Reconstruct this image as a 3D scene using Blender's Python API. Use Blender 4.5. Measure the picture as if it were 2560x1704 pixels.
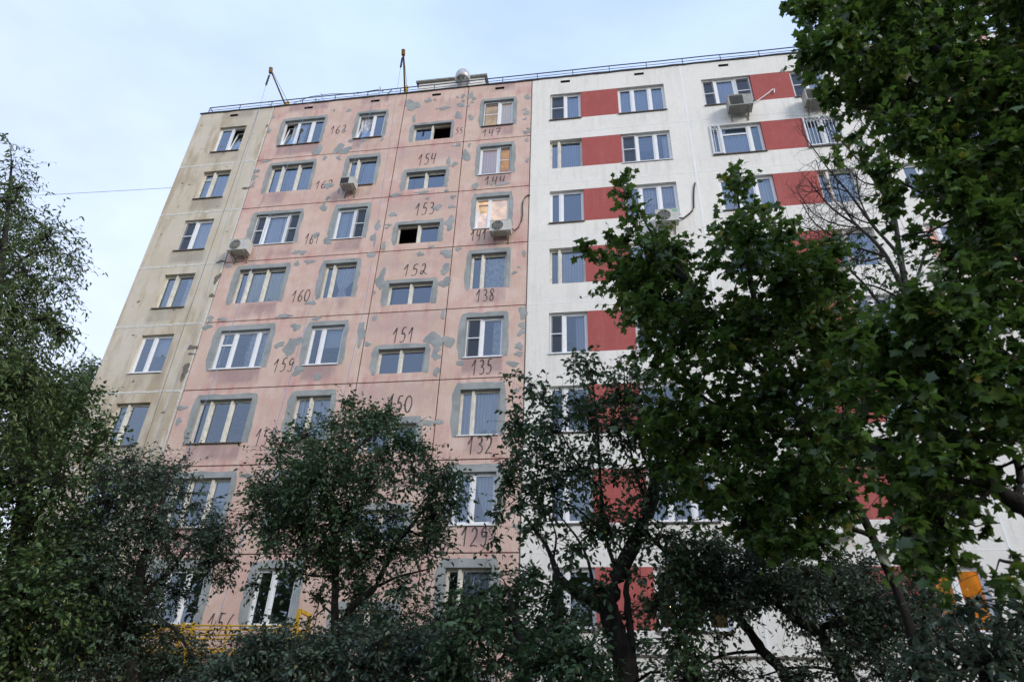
import bpy, math, random
import numpy as np
from mathutils import Vector, Matrix

for o in list(bpy.data.objects):
    bpy.data.objects.remove(o, do_unlink=True)
scene = bpy.context.scene
COL = scene.collection

# ------------------------------------------------------------ camera, sky, sun, exposure
cam_data = bpy.data.cameras.new('camera')
cam = bpy.data.objects.new('camera', cam_data)
COL.objects.link(cam)
scene.camera = cam
cam_data.sensor_width = 36.0
cam_data.lens = 24.05
cam_data.clip_start = 0.1
cam_data.clip_end = 3000.0
cam.matrix_world = Matrix((
    (0.98895973, 0.04909328, 0.13981597, 2.7307),
    (0.14456205, -0.52697926, -0.83749309, -19.0773),
    (0.03256484, 0.84845902, -0.52825829, 1.5247),
    (0, 0, 0, 1)))
cam_data.dof.use_dof = True
cam_data.dof.focus_distance = 24.0
cam_data.dof.aperture_fstop = 2.0

SUN_EL = math.radians(24.0)
SUN_DIR = Vector((0.80 * math.cos(SUN_EL), -0.60 * math.cos(SUN_EL), math.sin(SUN_EL)))
world = bpy.data.worlds.new('World')
scene.world = world
world.use_nodes = True
wn, wl = world.node_tree.nodes, world.node_tree.links
wn.clear()
w_out = wn.new('ShaderNodeOutputWorld')
w_bg = wn.new('ShaderNodeBackground')
w_bg.inputs['Strength'].default_value = 0.10
sky = wn.new('ShaderNodeTexSky')
sky.sky_type = 'NISHITA'
sky.sun_disc = False
sky.sun_elevation = SUN_EL
sky.sun_rotation = math.radians(126.87)
sky.dust_density = 1.0
sky.ozone_density = 2.0
# thin high cloud veil over the whole sky
w_tc = wn.new('ShaderNodeTexCoord')
w_map = wn.new('ShaderNodeMapping')
w_map.inputs['Scale'].default_value = (1.0, 1.6, 2.6)
w_noise = wn.new('ShaderNodeTexNoise')
w_noise.inputs['Scale'].default_value = 1.7
w_noise.inputs['Detail'].default_value = 5.0
w_noise.inputs['Roughness'].default_value = 0.55
w_ramp = wn.new('ShaderNodeValToRGB')
w_ramp.color_ramp.elements[0].position = 0.42
w_ramp.color_ramp.elements[0].color = (0.78, 0.78, 0.78, 1)
w_ramp.color_ramp.elements[1].position = 0.62
w_ramp.color_ramp.elements[1].color = (0.97, 0.97, 0.97, 1)
w_mix = wn.new('ShaderNodeMixRGB')
w_sep = wn.new('ShaderNodeSeparateXYZ')
w_el = wn.new('ShaderNodeMapRange')          # haze: paler towards the horizon all the way round
w_el.inputs['From Min'].default_value = 0.0
w_el.inputs['From Max'].default_value = 0.85
w_veil = wn.new('ShaderNodeMixRGB')
w_veil.inputs['Color1'].default_value = (9.2, 9.4, 10.2, 1)
w_veil.inputs['Color2'].default_value = (4.6, 5.95, 8.9, 1)
wl.new(w_tc.outputs['Generated'], w_map.inputs['Vector'])
wl.new(w_map.outputs['Vector'], w_noise.inputs['Vector'])
wl.new(w_tc.outputs['Generated'], w_sep.inputs[0])
wl.new(w_sep.outputs['Z'], w_el.inputs['Value'])
wl.new(w_el.outputs[0], w_veil.inputs['Fac'])
wl.new(w_veil.outputs['Color'], w_mix.inputs['Color2'])
wl.new(w_noise.outputs['Fac'], w_ramp.inputs['Fac'])
wl.new(w_ramp.outputs['Color'], w_mix.inputs['Fac'])
wl.new(sky.outputs['Color'], w_mix.inputs['Color1'])
wl.new(w_mix.outputs['Color'], w_bg.inputs['Color'])
wl.new(w_bg.outputs['Background'], w_out.inputs['Surface'])

sun_data = bpy.data.lights.new('sun', 'SUN')
sun_data.energy = 1.3
sun_data.angle = math.radians(18.0)
sun_data.color = (1.0, 0.93, 0.83)
sun = bpy.data.objects.new('sun', sun_data)
sun.rotation_euler = SUN_DIR.to_track_quat('Z', 'Y').to_euler()
sun.location = (20, -40, 40)
COL.objects.link(sun)

scene.render.engine = 'CYCLES'
scene.cycles.use_denoising = True
scene.cycles.max_bounces = 8
scene.cycles.transparent_max_bounces = 24
scene.view_settings.view_transform = 'Standard'
scene.view_settings.look = 'None'
scene.view_settings.gamma = 1.0
scene.view_settings.use_curve_mapping = False
scene.view_settings.exposure = 0.6

rnd = random.Random(7)

# ------------------------------------------------------------ helpers
def link(name, me, mat=None, parent=None):
    o = bpy.data.objects.new(name, me)
    COL.objects.link(o)
    if parent is not None:
        o.parent = parent
    if mat is not None and me is not None and not me.materials:
        me.materials.append(mat)
    return o


def empty(name, loc, label, cat, group=None):
    o = bpy.data.objects.new(name, None)
    o.location = loc
    o.empty_display_size = 0.3
    COL.objects.link(o)
    tag(o, label, cat, group)
    return o


def tag(o, label, cat, group=None):
    o['label'] = label
    o['category'] = cat
    if group:
        o['group'] = group
    return o


class MB:
    """collects boxes, tubes and polygons into one mesh"""
    def __init__(self):
        self.v, self.f, self.m = [], [], []

    def face(self, pts, mi=0):
        b = len(self.v)
        self.v += [tuple(p) for p in pts]
        self.f.append(tuple(range(b, b + len(pts))))
        self.m.append(mi)

    def box(self, x0, x1, y0, y1, z0, z1, mi=0):
        b = len(self.v)
        self.v += [(x0, y0, z0), (x1, y0, z0), (x1, y1, z0), (x0, y1, z0),
                   (x0, y0, z1), (x1, y0, z1), (x1, y1, z1), (x0, y1, z1)]
        for q in ((0, 3, 2, 1), (4, 5, 6, 7), (0, 1, 5, 4), (1, 2, 6, 5), (2, 3, 7, 6), (3, 0, 4, 7)):
            self.f.append(tuple(b + i for i in q))
            self.m.append(mi)
        return self

    def tube(self, pts, rad, n=6, mi=0, caps=True):
        pts = [Vector(p) for p in pts]
        if not hasattr(rad, '__len__'):
            rad = [rad] * len(pts)
        b = len(self.v)
        for i, p in enumerate(pts):
            t = (pts[min(i + 1, len(pts) - 1)] - pts[max(i - 1, 0)]).normalized()
            ref = Vector((0, 0, 1)) if abs(t.z) < 0.9 else Vector((1, 0, 0))
            u = t.cross(ref).normalized()
            w = t.cross(u)
            for k in range(n):
                a = 2 * math.pi * k / n
                q = p + (u * math.cos(a) + w * math.sin(a)) * rad[i]
                self.v.append((q.x, q.y, q.z))
        for i in range(len(pts) - 1):
            for k in range(n):
                k2 = (k + 1) % n
                self.f.append((b + i * n + k, b + i * n + k2, b + (i + 1) * n + k2, b + (i + 1) * n + k))
                self.m.append(mi)
        if caps:
            self.f.append(tuple(b + k for k in range(n)))
            self.m.append(mi)
            self.f.append(tuple(b + (len(pts) - 1) * n + k for k in reversed(range(n))))
            self.m.append(mi)
        return self

    def lathe(self, cx, cy, prof, n=20, mi=0):
        b = len(self.v)
        for r, z in prof:
            for k in range(n):
                a = 2 * math.pi * k / n
                self.v.append((cx + r * math.cos(a), cy + r * math.sin(a), z))
        for i in range(len(prof) - 1):
            for k in range(n):
                k2 = (k + 1) % n
                self.f.append((b + i * n + k, b + i * n + k2, b + (i + 1) * n + k2, b + (i + 1) * n + k))
                self.m.append(mi)
        return self

    def mesh(self, name, mats, smooth=False):
        me = bpy.data.meshes.new(name)
        me.from_pydata(self.v, [], self.f)
        for m in (mats if isinstance(mats, (list, tuple)) else [mats]):
            me.materials.append(m)
        if any(self.m):
            me.polygons.foreach_set('material_index', self.m)
        if smooth:
            me.polygons.foreach_set('use_smooth', [True] * len(me.polygons))
        me.update()
        return me

    def obj(self, name, mats, parent=None, smooth=False):
        return link(name, self.mesh(name, mats, smooth), None, parent)


# ------------------------------------------------------------ materials
class NT:
    def __init__(self, name):
        self.mat = bpy.data.materials.new(name)
        self.mat.use_nodes = True
        self.n, self.l = self.mat.node_tree.nodes, self.mat.node_tree.links
        self.bsdf = self.n.get('Principled BSDF')
        self.out = self.n.get('Material Output')
        self._pos = None

    def set(self, sock, v):
        if hasattr(v, 'is_output'):
            self.l.new(v, sock)
        else:
            sock.default_value = v

    def math(self, op, a, b=0.0, c=0.0, clamp=False):
        nd = self.n.new('ShaderNodeMath')
        nd.operation = op
        nd.use_clamp = clamp
        for s, v in zip(nd.inputs, (a, b, c)):
            self.set(s, v)
        return nd.outputs[0]

    def step(self, x, a, b):
        """smooth 0..1 as x goes a -> b"""
        nd = self.n.new('ShaderNodeMapRange')
        nd.interpolation_type = 'SMOOTHSTEP'
        self.set(nd.inputs['Value'], x)
        nd.inputs['From Min'].default_value = a
        nd.inputs['From Max'].default_value = b
        return nd.outputs[0]

    def band(self, x, a, b, e):
        return self.math('MULTIPLY', self.step(x, a - e, a + e), self.math('SUBTRACT', 1.0, self.step(x, b - e, b + e)))

    def xyz(self):
        if self._pos is None:
            tc = self.n.new('ShaderNodeTexCoord')
            sp = self.n.new('ShaderNodeSeparateXYZ')
            self.l.new(tc.outputs['Object'], sp.inputs[0])
            self.tc = tc.outputs['Object']
            self._pos = sp.outputs
        return self._pos

    def noise(self, scale, detail=4.0, rough=0.55, stretch=None, off=0.0):
        self.xyz()
        nd = self.n.new('ShaderNodeTexNoise')
        nd.inputs['Scale'].default_value = scale
        nd.inputs['Detail'].default_value = detail
        nd.inputs['Roughness'].default_value = rough
        mp = self.n.new('ShaderNodeMapping')
        mp.inputs['Location'].default_value = (off, off * 1.7, off * .6)
        if stretch:
            mp.inputs['Scale'].default_value = stretch
        self.l.new(self.tc, mp.inputs[0])
        self.l.new(mp.outputs[0], nd.inputs['Vector'])
        return nd.outputs['Fac']

    def mix(self, fac, a, b, mode='MIX'):
        nd = self.n.new('ShaderNodeMixRGB')
        nd.blend_type = mode
        for s, v in zip(nd.inputs, (fac, a, b)):
            if not hasattr(v, 'is_output') and hasattr(v, '__len__') and len(v) == 3:
                v = (*v, 1)
            self.set(s, v)
        return nd.outputs[0]

    def bump(self, h, strength=0.3, dist=0.01):
        nd = self.n.new('ShaderNodeBump')
        nd.inputs['Strength'].default_value = strength
        nd.inputs['Distance'].default_value = dist
        self.set(nd.inputs['Height'], h)
        self.l.new(nd.outputs[0], self.bsdf.inputs['Normal'])

    def fin(self, color, rough=0.8, metal=0.0, spec=0.3):
        if not hasattr(color, 'is_output') and len(color) == 3:
            color = (*color, 1)
        self.set(self.bsdf.inputs['Base Color'], color)
        self.set(self.bsdf.inputs['Roughness'], rough)
        self.bsdf.inputs['Metallic'].default_value = metal
        self.bsdf.inputs['Specular IOR Level'].default_value = spec
        return self.mat


def plain(name, col, rough=0.6, var=0.12, metal=0.0, scale=6.0):
    t = NT(name)
    f = t.noise(scale, 5.0, 0.6)
    c = t.mix(t.step(f, 0.3, 0.7), tuple(v * (1 - var) for v in col), tuple(min(1, v * (1 + var)) for v in col))
    return t.fin(c, rough, metal)


FH = 2.8          # storey height
Z1 = 1.0          # level of the first floor above the ground
ZTOP = Z1 + 9 * FH + 0.66


def mat_pink():
    t = NT('pink_mosaic_tile')
    x, y, z = t.xyz()
    big = t.noise(0.55, 3.0, 0.5)
    mid = t.noise(1.6, 4.0, 0.6, off=3.1)
    streak = t.noise(2.2, 4.0, 0.6, stretch=(1.6, 1, 0.25), off=9.0)
    c = t.mix(t.step(big, 0.36, 0.64), (0.64, 0.44, 0.37), (0.65, 0.49, 0.385))
    c = t.mix(t.math('MULTIPLY', t.step(mid, 0.40, 0.66), 0.75), c, (0.74, 0.58, 0.495))
    # red dye that ran from the joints
    zr = t.math('MULTIPLY', t.math('FRACT', t.math('DIVIDE', t.math('SUBTRACT', z, Z1), FH)), FH)
    near = t.math('MAXIMUM', t.math('SUBTRACT', 1.0, t.step(zr, 0.03, 0.42)), t.step(zr, 2.5, 2.78))
    red = t.math('MULTIPLY', t.step(streak, 0.44, 0.68), t.math('ADD', 0.30, t.math('MULTIPLY', near, 0.55)), clamp=True)
    c = t.mix(t.math('MULTIPLY', red, 0.8), c, (0.55, 0.25, 0.24))
    # soot and rain stains under the sills
    under = t.math('MULTIPLY', t.band(zr, 0.20, 0.78, 0.16), 1.0)
    cols = t.math('ADD', t.math('ADD', t.band(x, -11.15, -9.25, 0.06), t.band(x, -7.7, -6.45, 0.06)), t.band(x, -2.1, -0.75, 0.06))
    soot = t.math('MULTIPLY', t.math('MULTIPLY', under, cols), t.step(t.noise(0.9, 3.0, 0.6, stretch=(1, 1, 0.5), off=5.0), 0.36, 0.62))
    # grey dust on the upper part of each stair panel
    st = t.math('MULTIPLY', t.band(x, -5.6, -2.85, 0.1), t.band(zr, 1.9, 2.75, 0.3))
    soot = t.math('ADD', t.math('MULTIPLY', soot, 0.85), t.math('MULTIPLY', t.math('MULTIPLY', st, 0.4), t.step(mid, 0.35, 0.6)), clamp=True)
    c = t.mix(soot, c, (0.34, 0.235, 0.235))
    # tile grid
    gx = t.band(t.math('FRACT', t.math('DIVIDE', x, 0.058)), 0.40, 0.60, 0.12)
    gz = t.band(t.math('FRACT', t.math('DIVIDE', z, 0.058)), 0.42, 0.58, 0.12)
    grid = t.math('ADD', gx, t.math('MULTIPLY', gz, 0.55), clamp=True)
    c = t.mix(t.math('MULTIPLY', grid, 0.50), c, (0.40, 0.245, 0.225))
    fine = t.noise(14.0, 3.0, 0.7, off=2.0)
    c = t.mix(t.math('MULTIPLY', t.step(fine, 0.45, 0.8), 0.22), c, (0.76, 0.60, 0.53))
    t.bump(t.math('ADD', t.math('MULTIPLY', grid, -0.6), fine), 0.25, 0.006)
    return t.fin(c, 0.65)


def mat_beige():
    t = NT('beige_mosaic_tile')
    x, y, z = t.xyz()
    a = t.noise(0.7, 4.0, 0.6)
    c = t.mix(t.step(a, 0.34, 0.66), (0.575, 0.505, 0.39), (0.635, 0.585, 0.49))
    st = t.noise(1.4, 5.0, 0.6, stretch=(1.4, 1, 0.3), off=4.0)
    c = t.mix(t.math('MULTIPLY', t.step(st, 0.46, 0.66), 0.75), c, (0.40, 0.315, 0.21))
    zr = t.math('MULTIPLY', t.math('FRACT', t.math('DIVIDE', t.math('SUBTRACT', z, Z1), FH)), FH)
    under = t.math('MULTIPLY', t.band(zr, 0.15, 0.78, 0.15), t.band(x, -14.4, -12.9, 0.15))
    c = t.mix(t.math('MULTIPLY', t.math('MULTIPLY', under, t.step(a, 0.35, 0.6)), 0.7), c, (0.29, 0.265, 0.215))
    gz = t.band(t.math('FRACT', t.math('DIVIDE', z, 0.055)), 0.40, 0.60, 0.12)
    gx = t.band(t.math('FRACT', t.math('DIVIDE', x, 0.055)), 0.42, 0.58, 0.12)
    grid = t.math('ADD', gz, t.math('MULTIPLY', gx, 0.4), clamp=True)
    c = t.mix(t.math('MULTIPLY', grid, 0.22), c, (0.36, 0.32, 0.22))
    spots = t.noise(5.0, 2.0, 0.5, off=7.0)
    c = t.mix(t.math('MULTIPLY', t.step(spots, 0.70, 0.76), 0.6), c, (0.26, 0.23, 0.18))
    t.bump(t.math('ADD', t.math('MULTIPLY', grid, -0.6), t.noise(14.0)), 0.25, 0.006)
    return t.fin(c, 0.7)


def mat_stucco(name, col, dirt, var):
    t = NT(name)
    x, y, z = t.xyz()
    a = t.noise(0.45, 4.0, 0.6)
    b = t.noise(9.0, 5.0, 0.7, stretch=(1, 1, 0.6), off=2.0)
    fine = t.noise(42.0, 3.0, 0.7)
    c = t.mix(t.step(a, 0.35, 0.66), tuple(v * (1 - var) for v in col), col)
    c = t.mix(t.math('MULTIPLY', t.step(b, 0.45, 0.75), 0.30), c, dirt)
    s = t.noise(1.6, 5.0, 0.65, stretch=(2.0, 1, 0.18), off=6.0)
    c = t.mix(t.math('MULTIPLY', t.step(s, 0.50, 0.72), 0.38), c, dirt)
    zr = t.math('MULTIPLY', t.math('FRACT', t.math('DIVIDE', t.math('SUBTRACT', z, Z1), FH)), FH)
    run = t.noise(3.2, 4.0, 0.6, stretch=(2.2, 1, 0.12), off=1.0)
    k = t.math('MULTIPLY', t.step(run, 0.50, 0.70), t.band(zr, 0.12, 0.80, 0.22))
    c = t.mix(t.math('MULTIPLY', k, 0.24), c, tuple(v * .72 for v in dirt))
    t.bump(t.math('ADD', fine, t.math('MULTIPLY', b, 0.8)), 0.55, 0.02)
    return t.fin(c, 0.85)


def mat_cement():
    t = NT('grey_cement')
    a = t.noise(1.6, 5.0, 0.6)
    c = t.mix(t.step(a, 0.32, 0.68), (0.255, 0.28, 0.28), (0.37, 0.39, 0.385))
    b = t.noise(12.0, 4.0, 0.7, off=2.0)
    c = t.mix(t.math('MULTIPLY', t.step(b, 0.4, 0.75), 0.35), c, (0.25, 0.27, 0.27))
    t.bump(b, 0.5, 0.012)
    return t.fin(c, 0.9)


def mat_glass():
    t = NT('window_glass')
    t.n.remove(t.bsdf)
    tr = t.n.new('ShaderNodeBsdfTransparent')
    tr.inputs[0].default_value = (0.88, 0.91, 0.93, 1)
    gl = t.n.new('ShaderNodeBsdfGlossy')
    gl.inputs['Roughness'].default_value = 0.0
    gl.inputs['Color'].default_value = (0.70, 0.84, 1.0, 1)
    fr = t.n.new('ShaderNodeFresnel')
    fr.inputs['IOR'].default_value = 1.52
    bp = t.n.new('ShaderNodeBump')
    bp.inputs['Strength'].default_value = 0.06
    bp.inputs['Distance'].default_value = 0.05
    t.l.new(t.noise(1.3, 1.0, 0.4), bp.inputs['Height'])
    t.l.new(bp.outputs[0], gl.inputs['Normal'])
    # two double-glazed leaves: about four reflecting surfaces
    fac = t.math('MULTIPLY', fr.outputs[0], 4.2, clamp=True)
    mx = t.n.new('ShaderNodeMixShader')
    t.l.new(fac, mx.inputs[0])
    t.l.new(tr.outputs[0], mx.inputs[1])
    t.l.new(gl.outputs[0], mx.inputs[2])
    t.l.new(mx.outputs[0], t.out.inputs['Surface'])
    return t.mat


def mat_screen():
    t = NT('mosquito_mesh')
    t.n.remove(t.bsdf)
    tr = t.n.new('ShaderNodeBsdfTransparent')
    df = t.n.new('ShaderNodeBsdfDiffuse')
    df.inputs[0].default_value = (0.055, 0.06, 0.07, 1)
    mx = t.n.new('ShaderNodeMixShader')
    mx.inputs[0].default_value = 0.48
    t.l.new(tr.outputs[0], mx.inputs[1])
    t.l.new(df.outputs[0], mx.inputs[2])
    t.l.new(mx.outputs[0], t.out.inputs['Surface'])
    return t.mat


def mat_cloth(name, col, stripes=0.0, lace=False, alt=None):
    t = NT(name)
    x, y, z = t.xyz()
    c = col
    if stripes:  # colour bands; plain curtains use them to paint in fold shade
        f = t.band(t.math('FRACT', t.math('DIVIDE', x, stripes)), 0.25, 0.75, 0.1)
        c = t.mix(f, col, alt or tuple(v * 0.75 for v in col))
    if lace:
        f = t.step(t.noise(9.0, 4.0, 0.7), 0.45, 0.6)
        c = t.mix(f, col, alt or tuple(v * 0.62 for v in col))
    m = t.fin(c, 0.9)
    tl = t.n.new('ShaderNodeBsdfTranslucent')
    t.set(tl.inputs[0], (*col, 1))
    mx = t.n.new('ShaderNodeMixShader')
    mx.inputs[0].default_value = 0.25
    t.l.new(t.bsdf.outputs[0], mx.inputs[1])
    t.l.new(tl.outputs[0], mx.inputs[2])
    t.l.new(mx.outputs[0], t.out.inputs['Surface'])
    return m


def mat_emit(name, col, strength):
    t = NT(name)
    a = t.noise(1.7, 3.0, 0.6)
    c = t.mix(t.step(a, 0.35, 0.65), tuple(v * 0.6 for v in col), col)
    t.set(t.bsdf.inputs['Emission Color'], c)
    t.bsdf.inputs['Emission Strength'].default_value = strength
    return t.fin(c, 0.9)


def mat_leaf(name, dark, light, yellow, ychance=0.03, gloss=0.36, trans=0.30):
    t = NT(name)
    geo = t.n.new('ShaderNodeNewGeometry')
    r = geo.outputs['Random Per Island']
    c = t.mix(t.step(r, 0.05, 0.95), dark, light)
    c = t.mix(t.math('GREATER_THAN', t.math('FRACT', t.math('MULTIPLY', r, 37.3)), 1.0 - ychance), c, yellow)
    t.fin(c, gloss, 0.0, 0.5)
    tl = t.n.new('ShaderNodeBsdfTranslucent')
    t.l.new(t.mix(0.5, c, light, 'MIX'), tl.inputs[0])
    mx = t.n.new('ShaderNodeMixShader')
    mx.inputs[0].default_value = trans
    t.l.new(t.bsdf.outputs[0], mx.inputs[1])
    t.l.new(tl.outputs[0], mx.inputs[2])
    t.l.new(mx.outputs[0], t.out.inputs['Surface'])
    return t.mat


def mat_bark(name, a, b):
    t = NT(name)
    n = t.noise(7.0, 5.0, 0.7, stretch=(2.2, 2.2, 0.5))
    c = t.mix(t.step(n, 0.35, 0.65), a, b)
    t.bump(n, 0.8, 0.03)
    return t.fin(c, 0.9)


M = dict(
    pink=mat_pink(), beige=mat_beige(),
    white=mat_stucco('white_stucco', (0.83, 0.81, 0.755), (0.62, 0.60, 0.55), 0.05),
    red=mat_stucco('red_stucco', (0.40, 0.098, 0.088), (0.47, 0.16, 0.14), 0.10),
    salmon=mat_stucco('salmon_stucco', (0.72, 0.42, 0.36), (0.60, 0.34, 0.29), 0.06),
    plinth=mat_stucco('grey_plinth', (0.30, 0.30, 0.31), (0.22, 0.22, 0.22), 0.1),
    seam=plain('seam_paint', (0.83, 0.83, 0.82), 0.7, 0.04),
    cement=mat_cement(), core=plain('old_concrete', (0.16, 0.12, 0.105), 0.95, 0.3),
    rubble=plain('bare_aggregate', (0.17, 0.155, 0.13), 0.95, 0.4, scale=14.0),
    mortar=plain('whitish_mortar', (0.60, 0.585, 0.53), 0.9, 0.16, scale=9.0),
    flash=plain('dark_roof_metal', (0.05, 0.047, 0.045), 0.5, 0.3),
    pvc=plain('white_plastic', (0.80, 0.81, 0.82), 0.35, 0.03),
    wood=plain('old_cream_paint', (0.66, 0.635, 0.56), 0.6, 0.14, scale=5.0),
    sill=plain('weathered_sill_metal', (0.14, 0.115, 0.10), 0.5, 0.3),
    sillw=plain('white_sill_metal', (0.72, 0.73, 0.74), 0.4, 0.06),
    glass=mat_glass(), screen=mat_screen(),
    room=plain('room_plaster', (0.42, 0.40, 0.37), 0.9, 0.1),
    sheer=mat_cloth('sheer_curtain', (0.84, 0.85, 0.88), 0.10, alt=(0.60, 0.62, 0.70)),  # bands on sheer, blue and cream cloth paint in the shade of folds
    blue=mat_cloth('pale_blue_curtain', (0.56, 0.62, 0.76), 0.085, alt=(0.36, 0.42, 0.58)),
    cream=mat_cloth('cream_curtain', (0.84, 0.82, 0.68), 0.11, alt=(0.70, 0.68, 0.54)),
    grey=mat_cloth('grey_curtain', (0.33, 0.335, 0.37)),
    navy=mat_cloth('dusky_blue_blind', (0.15, 0.19, 0.30)),
    lace=mat_cloth('white_lace', (0.86, 0.87, 0.90), lace=True, alt=(0.50, 0.53, 0.62)),
    blind=mat_cloth('pale_blind', (0.66, 0.74, 0.84)),
    lilac=mat_cloth('lilac_striped_curtain', (0.62, 0.56, 0.66), 0.12, alt=(0.44, 0.38, 0.50)),
    pinkc=mat_cloth('dusty_pink_drape', (0.56, 0.46, 0.52), 0.10, alt=(0.40, 0.32, 0.42)),
    green=mat_cloth('green_roller_blind', (0.12, 0.20, 0.17)),
    brownc=mat_cloth('brown_curtain', (0.36, 0.24, 0.17)),
    warm=mat_emit('warm_lit_wall', (0.95, 0.74, 0.52), 0.46),
    warmd=mat_emit('dim_lit_wall', (0.64, 0.48, 0.28), 1.0),
    warmdd=mat_emit('barely_lit_wall', (0.30, 0.22, 0.12), 0.06),
    amber=mat_emit('amber_lit_wall', (0.74, 0.44, 0.16), 0.8),
    orange=mat_emit('orange_lit_curtain', (0.80, 0.30, 0.03), 0.40),  # cloth glows itself in place of a lamp behind it
    lamp=mat_emit('lamp_glow', (1.0, 0.78, 0.45), 9.0),
    plant=plain('house_plant', (0.06, 0.10, 0.05), 0.6, 0.4),
    paintblk=plain('faded_black_paint', (0.10, 0.078, 0.075), 0.8, 0.45, scale=9.0),
    acw=plain('air_conditioner_casing', (0.52, 0.52, 0.48), 0.45, 0.08),
    acg=plain('air_conditioner_grey', (0.34, 0.34, 0.31), 0.5, 0.15),
    acd=plain('air_conditioner_fan', (0.05, 0.05, 0.05), 0.5, 0.2),
    acgreen=plain('green_sticker', (0.10, 0.50, 0.22), 0.5, 0.05),
    bracket=plain('bracket_steel', (0.30, 0.27, 0.23), 0.5, 0.2),
    yellow=plain('yellow_paint', (0.60, 0.36, 0.03), 0.5, 0.18),
    rust=plain('rusty_orange_steel', (0.20, 0.105, 0.03), 0.7, 0.35),
    cable=plain('black_cable', (0.04, 0.037, 0.035), 0.6, 0.1),
    ropeb=plain('blue_rope', (0.22, 0.30, 0.48), 0.8, 0.2),
    wirep=plain('pale_overhead_wire', (0.42, 0.52, 0.68), 0.7, 0.1),
    rail=plain('dark_rail_steel', (0.10, 0.12, 0.17), 0.5, 0.2),
    galv=plain('galvanised_steel', (0.52, 0.52, 0.51), 0.38, 0.14, metal=0.4),
    grille=plain('white_grille_paint', (0.66, 0.70, 0.72), 0.5, 0.1),
    bark=mat_bark('dark_bark', (0.016, 0.014, 0.012), (0.038, 0.033, 0.028)),
    barkt=mat_bark('brown_grey_bark', (0.030, 0.026, 0.023), (0.065, 0.058, 0.052)),
    barkg=mat_bark('grey_bark', (0.055, 0.05, 0.045), (0.12, 0.11, 0.10)),
)

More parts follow.
